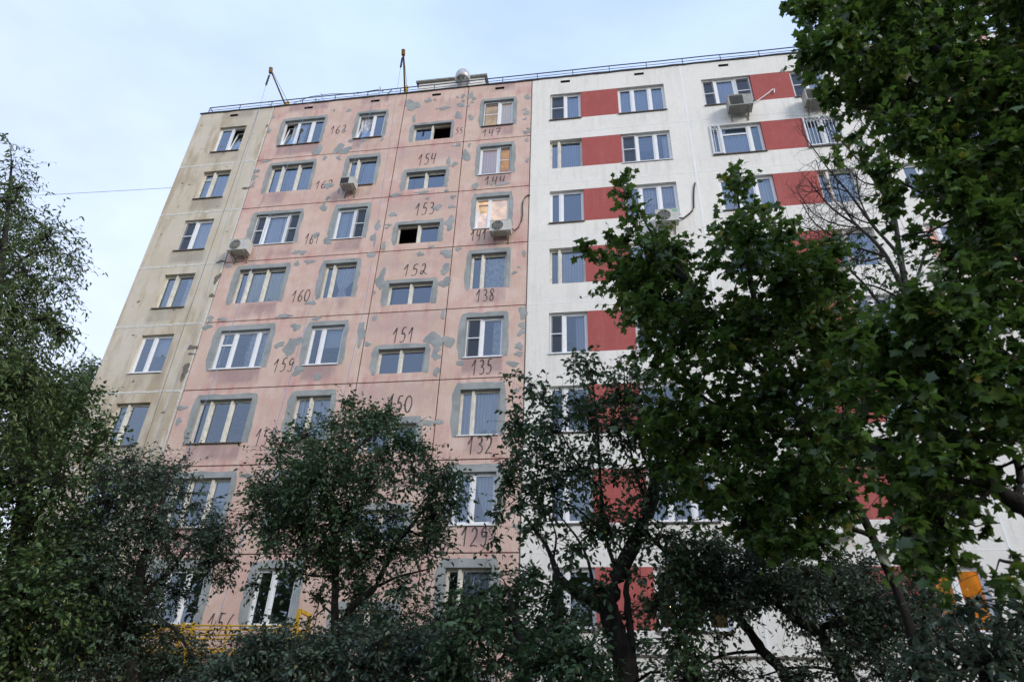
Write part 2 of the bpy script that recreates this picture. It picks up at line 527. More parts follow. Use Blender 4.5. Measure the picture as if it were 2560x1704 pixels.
# trees: clumps of foliage x,y,z,radius and limbs x,y,z,thickness; cement patches on the facade: x,z,half width,half height
TREES = {
    'ash': (
        '-11.5,-9.05,13.56,0.56;-11.32,-8.93,12.6,0.72;-11.13,-8.48,12.42,0.66;-9.55,-9.04,11.22,0.65;-8.78,-8.99,10.68,0.42;-8.51,-8.88,10.42,0.29;-9.18,-9.42,9.89,0.92;-8.72,-8.98,9.98,0.46;-9.71,-8.82,9.33,0.84;-9.11,-8.58,9.25,0.57;-7.51,-9.6,8.25,0.32;-8.6,-9.28,8.01,0.67;-7.99,-9.61,6.94,0.8;-11.06,-8.61,11.36,0.93;-11.74,-8.77,11.54,1.43;-9.66,-9.61,8.6,1.5;-13.24,-8.46,13.94,1.2;-9.88,-8.36,10.04,0.54;-9.61,-8.78,7.72,1.21;-12.25,-8.87,14.7,0.29;-10.52,-9.4,12.44,0.35;-7.69,-9.72,7.19,0.44',
        '-7.06,-9,2.34,0.181;-7.92,-9,4.13,0.165;-8.87,-9,6.3,0.141;-9.48,-9,8.04,0.11;-10.2,-9,10.08,0.076;-11.04,-9,12.25,0.041;-11.72,-9,13.92,0.019|-9.48,-9,8.04,0.06;-9.2,-9,8.78,0.04;-8.68,-9,9.04,0.02|-10.2,-9,10.08,0.054;-9.81,-9,10.71,0.032;-9.09,-9,10.87,0.016|-8.87,-9,6.3,0.066;-10.32,-9,8.08,0.047;-11.54,-9,10.18,0.028'),
    'far': (
        '-27.8,11.93,19.59,1.38;-29.04,12.41,18.59,1.68;-27.82,12.44,20.81,0.84;-28.51,11.06,16.9,1.88;-25.58,10.68,17.33,1.29;-27.87,11.66,15.48,2.13;-29.09,11.4,15.41,1.89;-27.82,12.85,16.72,1.91;-27.09,12.51,19.34,1.1',
        '-22.37,12,4.13,0.293;-24.65,12,9.54,0.296;-26.78,12,14.89,0.236;-27.65,12,19.1,0.11|-26.78,12,14.89,0.131;-29.11,12,17.12,0.083'),
    'lime': (
        '-8.47,-8.37,7.43,0.68;-8.37,-7.7,7.91,0.45;-9.34,-7.71,7.15,1.02;-8.56,-7.43,7.07,0.8;-6.85,-8.53,6.21,0.48;-8.17,-8.44,5.73,1.11;-7.15,-8.59,5.57,0.79;-7.79,-8.46,4.61,1.07;-7.76,-7.59,4.78,0.84;-6.92,-8.64,3.58,0.92;-7.31,-7.94,2.82,1.06;-6.19,-8.52,3.17,0.65;-8.77,-8.33,5.4,1.14;-8.35,-8.11,4.01,1.11;-8.26,-7.45,7.51,0.4;-9.4,-7.84,8.12,0.52;-6.74,-8.8,6.64,0.26;-6.78,-8.38,6.59,0.22',
        '-7.22,-8,2.43,0.174;-7.63,-8,3.38,0.17;-8.12,-8,4.74,0.148;-8.44,-8,5.9,0.105;-8.66,-8,7.17,0.049|-8.12,-8,4.74,0.074;-7.88,-8,5.42,0.046;-7.85,-8,6.54,0.028|-7.63,-8,3.38,0.067;-7.27,-8,4.04,0.04;-7.28,-8,4.59,0.027'),
    'plum': (
        '-6.67,-7.49,6.13,0.55;-6.77,-6.29,6.54,0.68;-6.95,-7.56,5.63,0.64;-6.1,-7.4,5.43,0.75;-5.71,-6.79,5.71,0.63;-4.5,-7.49,4.86,0.31;-6.51,-7.44,4.89,0.76;-5.51,-7.39,4.75,0.73;-4.62,-7.44,4.51,0.33;-6.47,-7.75,4.09,0.74;-6.39,-6.62,4.2,0.73;-5.54,-6.74,4.1,0.35;-6.1,-7.3,3.31,0.82;-5.8,-6.34,3.4,0.72;-4.77,-6.9,2.93,0.67;-3.6,-7.49,2.78,0.35;-3.58,-6.17,2.77,0.42;-7.34,-7.4,4.61,0.64;-7.42,-6.52,3.01,0.76;-5.73,-6.48,2.7,0.71;-5.77,-7.79,2.56,0.58;-8.18,-6.5,6.63,0.36;-4.43,-7.13,4.23,0.18;-4.97,-7,5.15,0.39;-8.15,-6.34,5.55,0.45;-7.39,-7.07,6.83,0.17;-3.65,-7.45,3.18,0.23;-2.75,-7.8,3.08,0.26;-3.1,-6.3,2.96,0.37;-7.27,-7.07,6.64,0.43;-6.74,-6.68,6.42,0.38;-5.99,-6.78,6,0.55;-8.37,-6.3,5.97,0.5;-8.26,-6.35,5.16,0.49;-6.9,-6.32,5.28,0.56;-5.87,-6.99,5.12,0.45;-5.56,-6.33,5.08,0.43;-7.56,-7.29,4.33,0.4;-6.66,-7.58,3.88,0.4;-6.71,-6.78,3.94,0.5;-5.31,-7.76,3.67,0.38;-7.73,-6.27,3.55,0.42;-6.62,-7.27,3.49,0.36;-5.98,-7.12,3.43,0.4;-6.88,-7.32,3,0.47;-6.3,-7.28,2.79,0.44;-5.23,-6.94,2.84,0.33;-4.79,-6.49,2.9,0.34;-2.72,-7.87,2.79,0.43;-4.19,-7.27,2.6,0.42;-7.46,-7.37,6.11,0.45;-7.13,-6.31,6.46,0.53;-7.33,-7.09,5.69,0.44;-6.79,-7.08,5.95,0.45;-8.58,-6.36,5.35,0.53;-6.12,-7.18,5.1,0.37;-5.56,-7.18,5.07,0.45;-4.83,-7.17,5.05,0.41;-7.54,-7.39,4.7,0.41;-6.66,-6.68,4.67,0.48;-4.77,-7.35,4.74,0.33;-4.53,-6.98,4.62,0.38;-7.53,-6.89,4.21,0.47;-7,-6.58,4.11,0.44;-6.47,-6.62,4.29,0.38;-7.36,-7.03,3.64,0.51;-7.49,-6.3,3.63,0.41;-6.65,-6.29,3.87,0.51;-6.86,-6.3,3.26,0.37;-5.79,-6.65,3.05,0.51;-5.06,-7.08,3.23,0.5;-6.48,-7.22,2.79,0.49;-6.05,-6.41,2.62,0.38;-5.02,-7.04,2.73,0.47;-4.78,-6.58,2.62,0.5;-3.95,-7.2,2.57,0.43',
        '-5.72,-7,2.56,0.147;-6.04,-7,3.22,0.132;-6.16,-7,3.91,0.115;-6.21,-7,4.63,0.09;-6.19,-7,5.56,0.055;-6.29,-7,6.4,0.023|-6.04,-7,3.22,0.07;-6.91,-7,4.05,0.055;-7.56,-7,4.94,0.038;-7.57,-7,6,0.019|-6.16,-7,3.91,0.067;-5.58,-7,4.48,0.044;-5.24,-7,5.23,0.026|-6.04,-7,3.22,0.053;-5.35,-7,3.5,0.034;-4.72,-7,2.98,0.021'),
    'apple': (
        '-2.34,-7.81,7.42,0.18;-3.22,-6.41,7.63,0.45;-2.49,-6.35,7.64,0.44;-1.95,-6.42,7.77,0.24;-3.62,-6.78,7.2,0.44;-2.58,-7.14,6.75,0.66;-1.45,-7.75,6.46,0.57;-1.17,-6.25,7,0.42;-3.83,-7.1,6.46,0.47;-2.72,-7.64,5.95,0.67;-2.11,-6.78,6.09,0.69;-0.88,-7.82,5.69,0.55;-0.4,-7.2,6.06,0.32;-4.27,-6.83,6,0.39;-3.63,-6.48,5.65,0.64;-2.25,-7.25,5.27,0.55;-1.23,-7.55,5.17,0.56;-0.54,-7.29,5.31,0.37;-4.53,-6.47,5.63,0.27;-3.33,-7.7,4.79,0.31;-2.44,-7.64,4.66,0.34;-1.75,-7.28,4.61,0.46;-1.22,-6.16,5.01,0.45;-0.49,-6.28,5.09,0.24;-2.16,-6.14,4.24,0.37;-0.84,-7.84,3.94,0.32;-0.55,-7,4.26,0.37;-0.96,-7.67,3.42,0.53;-1.92,-6.84,3.36,0.43;-0.55,-6.44,3.63,0.54;-2.39,-7.03,3.13,0.27;-1.5,-6.64,2.95,0.62;-0.65,-6.65,2.96,0.61;-0.19,-6.99,6.18,0.17;0,-7.2,5.74,0.14;-2.88,-7.46,4.29,0.22;-3.63,-6.62,4.57,0.17;-4.28,-6.17,4.38,0.19;-2.94,-6.16,4.16,0.21;-3.87,-6.25,3.5,0.26;-2.92,-6.37,3.73,0.18;-2.1,-6.73,7.43,0.48;-3.94,-7.01,6.85,0.44;-2.71,-7.64,6.5,0.44;-1.94,-6.48,6.73,0.38;-0.94,-7.56,6.52,0.33;-4.53,-6.29,6.25,0.41;-3.87,-6.4,6.2,0.41;-2.74,-7.37,5.98,0.43;-2.2,-6.28,6.27,0.31;-0.97,-6.54,6.26,0.3;-0.51,-6.43,6.14,0.37;-3.19,-7.66,5.54,0.39;-2.57,-7.4,5.5,0.4;-1.79,-7.61,5.43,0.4;-0.98,-6.19,5.87,0.39;-0.21,-7.47,5.47,0.32;-3.67,-7.1,5.1,0.4;-2.81,-6.55,5.05,0.32;-1.69,-7.19,4.97,0.43;-1.51,-6.76,5.26,0.41;-0.72,-6.77,5.11,0.35;-2.38,-7.22,4.49,0.34;-2.29,-6.22,4.73,0.32;-2.14,-6.71,7.55,0.33;-3.64,-6.61,7.31,0.4;-2.9,-6.61,7.15,0.4;-2.28,-6.8,7.01,0.41;-1.35,-7.57,6.66,0.44;-3.61,-6.3,6.65,0.39;-2.79,-6.24,6.68,0.46;-1.75,-7.7,5.88,0.35;-1.01,-7.24,6.19,0.31;-0.57,-7.56,5.98,0.38;-3.7,-7.61,5.66,0.37;-3.6,-6.87,5.71,0.32;-0.66,-7.12,5.53,0.41;-0.13,-7.67,5.54,0.39;-3.95,-7.03,5.22,0.45;-3.32,-6.66,5.27,0.37;-2.23,-7.64,5.11,0.29;-2.31,-6.74,5.44,0.33;-1.49,-6.71,5.5,0.41;-3.94,-6.43,5.05,0.43;-3.39,-6.12,4.98,0.45;-2.69,-6.32,4.86,0.45;-1.28,-7.23,4.73,0.37;-0.46,-7.78,4.6,0.36',
        '-2.04,-7,2.63,0.08;-2.24,-7,3.66,0.074;-2.4,-7,4.76,0.063;-2.66,-7,5.67,0.049;-2.66,-7,6.56,0.033;-2.71,-7,7.7,0.017|-1.87,-7,2.63,0.083;-2.07,-7,3.46,0.077;-1.93,-7,3.84,0.065;-1.59,-7,4.14,0.054;-1.31,-7,4.83,0.042;-1.02,-7,5.26,0.031;-0.59,-7,5.87,0.019|-2.66,-7,5.67,0.041;-3.34,-7,6.33,0.029;-3.91,-7,6.59,0.017|-2.42,-7,4.62,0.032;-2.99,-7,5.36,0.024;-3.52,-7,5.6,0.012|-2.66,-7,6.56,0.029;-2.05,-7,7.06,0.021;-1.78,-7,7.49,0.012|-2.46,-7,5.05,0.032;-2.1,-7,5.74,0.02;-1.7,-7,6.29,0.012|-1.59,-7,4.14,0.034;-1.14,-7,4.33,0.023;-0.57,-7,4.47,0.011'),
    'cherry': (
        '0.86,-8.52,7.41,0.11;1.2,-9.41,6.98,0.09;1.33,-8.28,7.19,0.11;2.14,-8.52,7.75,0.19;2.07,-9.69,6.85,0.16;2.45,-9.62,6.84,0.25;2.95,-9.64,6.98,0.22;2.75,-8.73,7.2,0.21;3.32,-9.54,6.84,0.19;1.68,-9.56,6.41,0.24;2.22,-9.75,6.29,0.31;2.87,-9.1,6.66,0.36;3.23,-9.31,6.47,0.26;1.22,-8.9,6.32,0.25;1.9,-9.52,5.87,0.37;2.48,-8.67,6.24,0.4;3.09,-8.79,6.16,0.4;1.02,-9.17,6.41,0.12;0.92,-8.24,6.33,0.14;1.39,-8.85,5.7,0.33;2.03,-8.93,5.52,0.38;1.45,-9.44,4.93,0.27;0.97,-9.33,4.64,0.15;1.82,-8.63,4.98,0.39;2.43,-9.26,4.89,0.27;1.54,-9.67,4.36,0.23;0.92,-9.14,4.35,0.15;1.11,-9.02,5.25,0.19;2.09,-9.62,4.09,0.23;3.3,-9.44,4.3,0.26;3.74,-8.27,4.76,0.3;4.05,-8.46,4.39,0.32;3.51,-9.11,4,0.27;3.92,-8.55,3.85,0.32;2.87,-8.76,5.5,0.26;3.04,-9.52,4.5,0.18;3.33,-8.91,3.72,0.3;2.79,-9.76,4,0.14;2.34,-8.82,4.54,0.19;2.83,-8.94,5.97,0.26;1.29,-9.65,5.38,0.18;3.5,-8.97,3.29,0.36;2.45,-9.45,3.6,0.21;2.81,-8.72,3.43,0.22;3.24,-8.14,3.71,0.26;2.62,-8.45,3.11,0.23;2.98,-9.76,3.69,0.19;3.67,-8.83,3.85,0.25;3.48,-8.91,3.05,0.27;2.72,-8.25,2.82,0.25;3.04,-9.39,2.97,0.29;3.15,-9.72,2.56,0.28;3.64,-9.23,2.81,0.29;1.13,-9.25,6.58,0.13;1.5,-8.44,6.37,0.21;3.16,-8.39,7.41,0.3;1.59,-8.84,6.82,0.21;2.65,-8.58,6.85,0.27;3.06,-9.1,6.58,0.25;1.23,-9.37,6.14,0.25;1.7,-9.11,6.14,0.29;2.32,-8.71,6.52,0.31;2.74,-9.29,6.05,0.28;3.64,-8.47,6.59,0.32;1.28,-9.07,5.87,0.25;2.29,-9.43,5.57,0.2;2.96,-8.98,5.86,0.22;3.59,-8.39,5.98,0.23;1.1,-9.23,5.34,0.21;1.45,-9.3,5.51,0.22;1.75,-8.98,5.62,0.23;2.22,-8.25,5.77,0.28;3.11,-8.5,5.61,0.24;3.47,-8.63,5.52,0.2;1.08,-9.42,4.95,0.22;1.41,-8.81,5.22,0.27;1.81,-8.71,5.26,0.2;2.42,-9.34,5.12,0.2;3.09,-8.96,5.04,0.26;3.47,-9.58,4.84,0.23;1.56,-8.29,5.05,0.29;2.5,-8.71,4.81,0.28;2.29,-8.74,4.53,0.2;3,-8.45,4.67,0.24;2.32,-8.59,7.57,0.29;2.8,-9.25,7.11,0.2;1.39,-8.83,7.06,0.24;2.41,-9.6,6.38,0.22;2.72,-8.7,6.82,0.29;3.08,-9.2,6.59,0.23;1.85,-8.96,6.48,0.25;2.24,-8.47,6.75,0.27;2.99,-9.33,6.1,0.29;3.37,-9.51,6.05,0.28;1.12,-8.52,6.37,0.24;3.6,-9.34,5.89,0.2;1.86,-8.33,5.79,0.22;2.37,-8.28,5.85,0.3;3.23,-9.57,5.28,0.22;3.63,-8.9,5.57,0.23;1.59,-8.26,5.59,0.28;1.95,-8.75,5.32,0.2;2.24,-8.76,5.42,0.31;2.76,-9.61,5.12,0.21;3.13,-9.11,5.18,0.21;3.58,-8.48,5.56,0.3;1.35,-9.84,4.62,0.19;1.59,-8.64,4.96,0.26;2.03,-9.33,4.79,0.2;2.86,-9.37,4.69,0.21;2.36,-8.43,4.86,0.2;2.62,-9.23,4.47,0.23;2.98,-9,4.46,0.28;3.49,-8.14,4.72,0.21;2.16,-9.34,4.11,0.23;2.88,-8.2,4.35,0.29',
        '2.76,-9,2.52,0.16;2.66,-9,3.07,0.155;2.54,-9,3.46,0.138;2.72,-9,3.92,0.115;2.98,-9,4.37,0.11;3.2,-9,4.84,0.106;3.34,-9,5.33,0.082;3.5,-9,5.85,0.064;3.76,-9,6.32,0.039;3.97,-9,6.89,0.02|2.54,-9,3.43,0.09;2.24,-9,3.59,0.09;1.9,-9,3.81,0.067;1.77,-9,4.09,0.046;1.68,-9,4.29,0.034;1.49,-9,4.56,0.022;1.27,-9,4.81,0.009|1.77,-9,4.09,0.021;1.82,-9,4.44,0.015;1.7,-9,4.8,0.006|2.84,-9,2.52,0.065;2.83,-9,3.03,0.06;2.8,-9,3.65,0.048;2.87,-9,3.92,0.036|2.7,-9,3.92,0.036;2.55,-9,4.43,0.034;2.5,-9,5.16,0.028;2.49,-9,5.95,0.023;2.43,-9,7.11,0.01|2.38,-9,3.54,0.027;2.28,-9,4.09,0.024;2.11,-9,4.44,0.018;1.88,-9,4.74,0.009|3.08,-9,4.54,0.037;3.47,-9,4.14,0.027;3.89,-9,3.92,0.015|3.2,-9,4.84,0.031;3.04,-9,5.4,0.022;2.94,-9,6.21,0.016;2.96,-9,7.16,0.007|2.5,-9,5.16,0.019;2.13,-9,5.62,0.016;1.82,-9,6.32,0.01;1.62,-9,6.77,0.007|2.55,-9,4.43,0.018;2.12,-9,4.86,0.016;1.45,-9,5.12,0.009;0.96,-9,4.81,0.006|3.34,-9,5.33,0.025;3.13,-9,5.86,0.016;3.25,-9,6.63,0.007|2.49,-9,5.95,0.013;2.15,-9,6.6,0.01;2.13,-9,7.43,0.007'),
    'bush': (
        '0.91,-9.96,3.44,0.33;1.3,-9.41,3.58,0.35;1.77,-9.1,3.52,0.36;0.93,-10.41,2.93,0.45;1.28,-9.48,3.08,0.55;1.87,-9.6,2.97,0.45;1.06,-9.68,2.62,0.53;1.8,-10.77,2.46,0.47;2.25,-10.94,2.53,0.36;0.66,-10.22,2.64,0.32;1.06,-9.52,3.33,0.35;0.78,-10.47,3.19,0.16;1.6,-10,3.63,0.19;2.18,-10.36,2.99,0.23;0.31,-9.33,2.51,0.29;2.4,-9.11,2.52,0.29;1.16,-10.19,3.59,0.15',
        '1.52,-10,2.4,0.081;1.49,-10,2.77,0.07;1.38,-10,3.14,0.044;1.29,-10,3.48,0.016|1.49,-10,2.68,0.043;1.86,-10,3.05,0.024;1.96,-10,3.39,0.011|1.49,-10,2.68,0.043;1,-10,3,0.025;0.87,-10,3.38,0.011'),
    'maple_mid': (
        '3.06,-10.76,9.89,0.18;3.1,-10.95,9.34,0.2;3.17,-11.17,8.79,0.2;3.29,-11,8.64,0.24;3.13,-10.75,8.51,0.25;2.79,-11.07,8.24,0.2;2.49,-11.42,7.77,0.15;2.67,-11.29,7.95,0.14;3.58,-10.2,8.94,0.27;5.11,-9.77,10.75,0.17;4.88,-10.84,9.42,0.23;4.93,-10.27,9.62,0.34;5.17,-10.3,9.3,0.34;4.66,-10.75,8.73,0.31;5.55,-9.73,9.51,0.29;5.25,-11.03,8.16,0.2;4.72,-11.36,7.86,0.3;4.48,-10.69,8.44,0.18;5.99,-10.21,8.47,0.27;6.31,-9.99,8.79,0.18;5.73,-10.07,8.52,0.28;2.95,-10.66,8.6,0.13;5.8,-10.52,8.47,0.12;5.69,-10.51,8.81,0.1;4.74,-9.74,9.17,0.34;3.06,-10,8.67,0.29;3.46,-10.48,8.23,0.24;3.82,-9.72,8.89,0.24;4.47,-10.33,8.43,0.26;5.27,-10.28,8.3,0.25;5.46,-10.76,7.84,0.21;5.89,-10.94,7.71,0.22;3.07,-10.66,7.77,0.31;3.33,-9.78,8.41,0.27;3.88,-9.71,8.57,0.25;5.07,-11.27,7.16,0.23;5.7,-10.5,7.73,0.21;5.77,-11.24,7.12,0.23;2.96,-9.59,8.11,0.23;3.21,-11.28,6.91,0.21;3.46,-10.39,7.54,0.28;4.04,-9.64,7.99,0.33;4.22,-10.29,7.75,0.28;5.46,-9.6,7.92,0.27;5.27,-11.22,6.91,0.29;6.03,-9.6,7.89,0.22;6.47,-9.56,8.06,0.25;3.22,-11.22,6.78,0.26;3.57,-10.19,7.5,0.3;4.06,-9.53,7.68,0.33;4.25,-9.66,7.73,0.29;4.44,-10.8,6.83,0.28;5.41,-9.62,7.54,0.34;5.45,-10.27,7.24,0.29;5.67,-10.84,6.87,0.2;3.33,-11.06,6.56,0.18;3.79,-9.72,7.24,0.28;4.04,-9.93,7.05,0.31;4.22,-10.59,6.71,0.25;4.65,-10.32,6.97,0.31;5.09,-9.83,7.19,0.31;5.04,-11,6.43,0.19;5.81,-9.91,7.08,0.3;5.95,-10.24,6.92,0.22;6.59,-9.66,7.23,0.3;3.42,-10.5,6.42,0.23;3.71,-10.74,6.26,0.28;4.04,-11.04,6.09,0.19;4.38,-10.71,6.36,0.28;5.11,-10.06,6.61,0.26;5.57,-9.57,6.88,0.33;5.92,-9.51,6.93,0.25;5.79,-11.06,6.1,0.27;3.42,-9.49,6.82,0.25;4.28,-11.37,5.75,0.2;5.05,-9.82,6.43,0.26;4.88,-11.11,5.78,0.27;5.38,-10.38,6.12,0.23;5.9,-9.98,6.45,0.21;6.34,-9.68,6.45,0.31;3.31,-10.29,5.92,0.29;3.58,-11.11,5.51,0.22;3.74,-11.5,5.31,0.18;4.27,-10.55,5.81,0.26;4.6,-10.09,6.01,0.23;4.99,-9.7,6.21,0.22;5.28,-9.77,6.14,0.29;5.44,-11.38,5.29,0.23;5.69,-11.16,5.37,0.24;3.65,-10.2,5.7,0.25;3.99,-10.02,5.71,0.19;4.1,-11.23,5.24,0.22;4.7,-10.26,5.64,0.23;4.64,-11.34,5.12,0.2;4.93,-11.1,5.27,0.26;5.42,-10.52,5.52,0.19;5.67,-10.51,5.5,0.19;3.2,-10.94,5.19,0.17;3.33,-10.91,5.16,0.21;3.84,-9.49,5.65,0.23;4.01,-10.14,5.5,0.28;4.41,-10.5,5.32,0.21;4.64,-10.45,5.38,0.26;4.98,-10.31,5.31,0.27;5.04,-10.99,5.01,0.19;5.5,-11.11,4.98,0.18;3.49,-9.77,5.22,0.26;3.78,-9.51,5.45,0.22;4.12,-9.5,5.45,0.24;4.41,-9.97,5.27,0.27;4.44,-11.2,4.74,0.22;4.81,-11.49,4.51,0.24;5.4,-10.36,4.99,0.25;5.93,-9.66,5.33,0.26;3.48,-10.54,4.73,0.27;3.64,-11.46,4.37,0.17;3.92,-11.38,4.46,0.23;4.65,-10.1,4.93,0.2;4.85,-10.09,4.82,0.24;5.28,-9.93,4.87,0.26;5.27,-10.69,4.72,0.23;3.81,-11.07,4.23,0.21;4.37,-9.55,4.85,0.28;4.67,-10.52,4.51,0.26;4.8,-11.14,4.32,0.24;5.15,-11.04,4.26,0.24;5.25,-11.17,4.28,0.24;4.31,-10.51,4.17,0.21;4.53,-10.41,4.21,0.24;4.52,-11.41,3.87,0.19;5.26,-9.8,4.4,0.2;5.17,-10.91,4.15,0.26;4.38,-10.83,3.94,0.24;4.46,-11.28,3.71,0.18;5.26,-9.44,4.3,0.27;3.44,-11.29,7.81,0.28;3.82,-10.09,8.79,0.28;4.89,-10.37,8.57,0.22;5.74,-11.06,7.7,0.26;3.02,-10.39,8.16,0.3;3.23,-10.63,7.96,0.25;3.72,-9.69,8.8,0.33;3.97,-9.85,8.62,0.26;4.14,-10.95,7.72,0.3;4.63,-10.87,7.8,0.29;4.94,-10.59,7.95,0.25;5.4,-10.32,7.93,0.31;5.79,-9.72,8.45,0.24;5.59,-11.24,7.34,0.29;2.92,-9.66,8.34,0.25;3.36,-10.42,7.72,0.26;3.61,-10.59,7.51,0.29;3.91,-11.4,7.12,0.19;4.64,-10.6,7.43,0.23;5.83,-9.79,7.96,0.32;6.16,-10.21,7.66,0.33;3.34,-9.86,7.9,0.25;3.63,-10.69,7.15,0.25;4,-10.07,7.66,0.25;4.22,-10.75,7.12,0.22;4.84,-9.65,7.79,0.25;4.7,-11.24,6.84,0.23;5.17,-10.61,7.08,0.27;5.96,-10.32,7.17,0.21;6.01,-11,6.78,0.27;3.23,-10.89,6.7,0.18;3.61,-9.93,7.35,0.29;3.95,-10.23,7.21,0.21;4.57,-10.61,6.81,0.3;4.93,-9.67,7.42,0.31;5,-10.76,6.81,0.29;5.65,-10.06,7.19,0.25;5.81,-10.35,6.96,0.3;5.97,-10.67,6.71,0.23;3.34,-10.86,6.45,0.23;3.65,-9.74,7.1,0.21;4.05,-11.37,6.17,0.19;4.52,-10.94,6.35,0.24;4.94,-11.48,5.99,0.19;5.92,-9.51,7.23,0.24;5.5,-11.46,5.9,0.24;5.9,-11.01,6.24,0.28;3.44,-11.3,5.86,0.17;3.72,-11.15,5.94,0.19;5.12,-10.18,6.35,0.24;5.25,-11.3,5.74,0.17;5.76,-10.77,6.02,0.22;3.72,-11.22,5.72,0.2;4.44,-10.19,6.18,0.23;4.66,-10.95,5.64,0.23;5.18,-10.19,6.18,0.27;5.2,-10.98,5.72,0.21;5.83,-10.07,6.17,0.31;6.15,-9.88,6.23,0.21;3.34,-10.67,5.56,0.23;3.58,-10.27,5.82,0.23;4,-10.7,5.57,0.21;4.34,-9.74,5.99,0.2;4.44,-11.05,5.33,0.19;4.77,-10.63,5.54,0.2;5.29,-9.94,5.92,0.21;5.15,-11.52,5.19,0.17;5.39,-11.3,5.2,0.17;3.37,-9.82,5.8,0.22;3.57,-11.31,5.06,0.19;4.09,-10.17,5.57,0.29;4.45,-9.92,5.69,0.28;4.69,-10.23,5.54,0.29;5.12,-9.85,5.62,0.26;5.26,-10.31,5.35,0.28;5.07,-11.54,4.87,0.16;5.49,-10.99,5.05,0.26;3.42,-9.46,5.68,0.25;3.7,-9.94,5.35,0.24;3.94,-10.98,4.9,0.21;4.27,-10.33,5.21,0.28;4.56,-10.74,4.98,0.21;5.26,-10.25,5.16,0.2;5.39,-10.44,5.06,0.21;5.75,-10.3,5.19,0.26;3.69,-10.26,4.98,0.23;3.99,-10.16,4.92,0.18;5.12,-10.02,4.92,0.27;5.55,-9.96,5.08,0.22;3.74,-9.41,4.98,0.24;3.92,-9.84,4.76,0.27;4.16,-10.74,4.49,0.24;4.71,-9.4,5.05,0.25;4.61,-11.35,4.35,0.23;5.25,-9.7,4.92,0.21;5.5,-9.73,4.88,0.25;3.93,-11.48,4.07,0.16;4.2,-11.08,4.15,0.2;4.59,-10.18,4.36,0.24;4.83,-10.78,4.26,0.17;5.05,-10.63,4.19,0.24;5.6,-9.61,4.53,0.25;4.18,-10.95,3.99,0.24;4.94,-9.87,4.19,0.28;4.36,-11.37,3.68,0.15;4.73,-10.68,3.79,0.19;4.69,-11.53,3.6,0.19',
        '5.81,-10.5,2.43,0.059;5.84,-10.5,3.08,0.054;5.69,-10.5,3.97,0.052;5.36,-10.5,5.04,0.051;4.95,-10.5,6.1,0.055;4.86,-10.5,7.54,0.041;4.88,-10.5,8.25,0.032;4.9,-10.5,9.23,0.017;4.93,-10.5,9.94,0.007|4.95,-10.5,6.1,0.038;4.31,-10.5,6.91,0.036;3.96,-10.5,7.87,0.028;3.55,-10.5,8.69,0.02;3.29,-10.5,9.49,0.014;3.11,-10.5,10.15,0.007|5.36,-10.5,5.04,0.034;4.16,-10.5,5.71,0.028;3.64,-10.5,6.29,0.017;3.29,-10.5,6.83,0.009|4.95,-10.5,6.1,0.029;5.33,-10.5,7.05,0.025;5.81,-10.5,7.87,0.013|5.69,-10.5,3.97,0.033;5.02,-10.5,4.27,0.027;4.3,-10.5,4.48,0.022;4,-10.5,4.8,0.011|3.96,-10.5,7.87,0.019;3.28,-10.5,8.31,0.013;2.54,-10.5,8.53,0.006|4.86,-10.5,7.54,0.022;5.24,-10.5,8.22,0.016;5.39,-10.5,8.77,0.007'),
    'maple_near': (
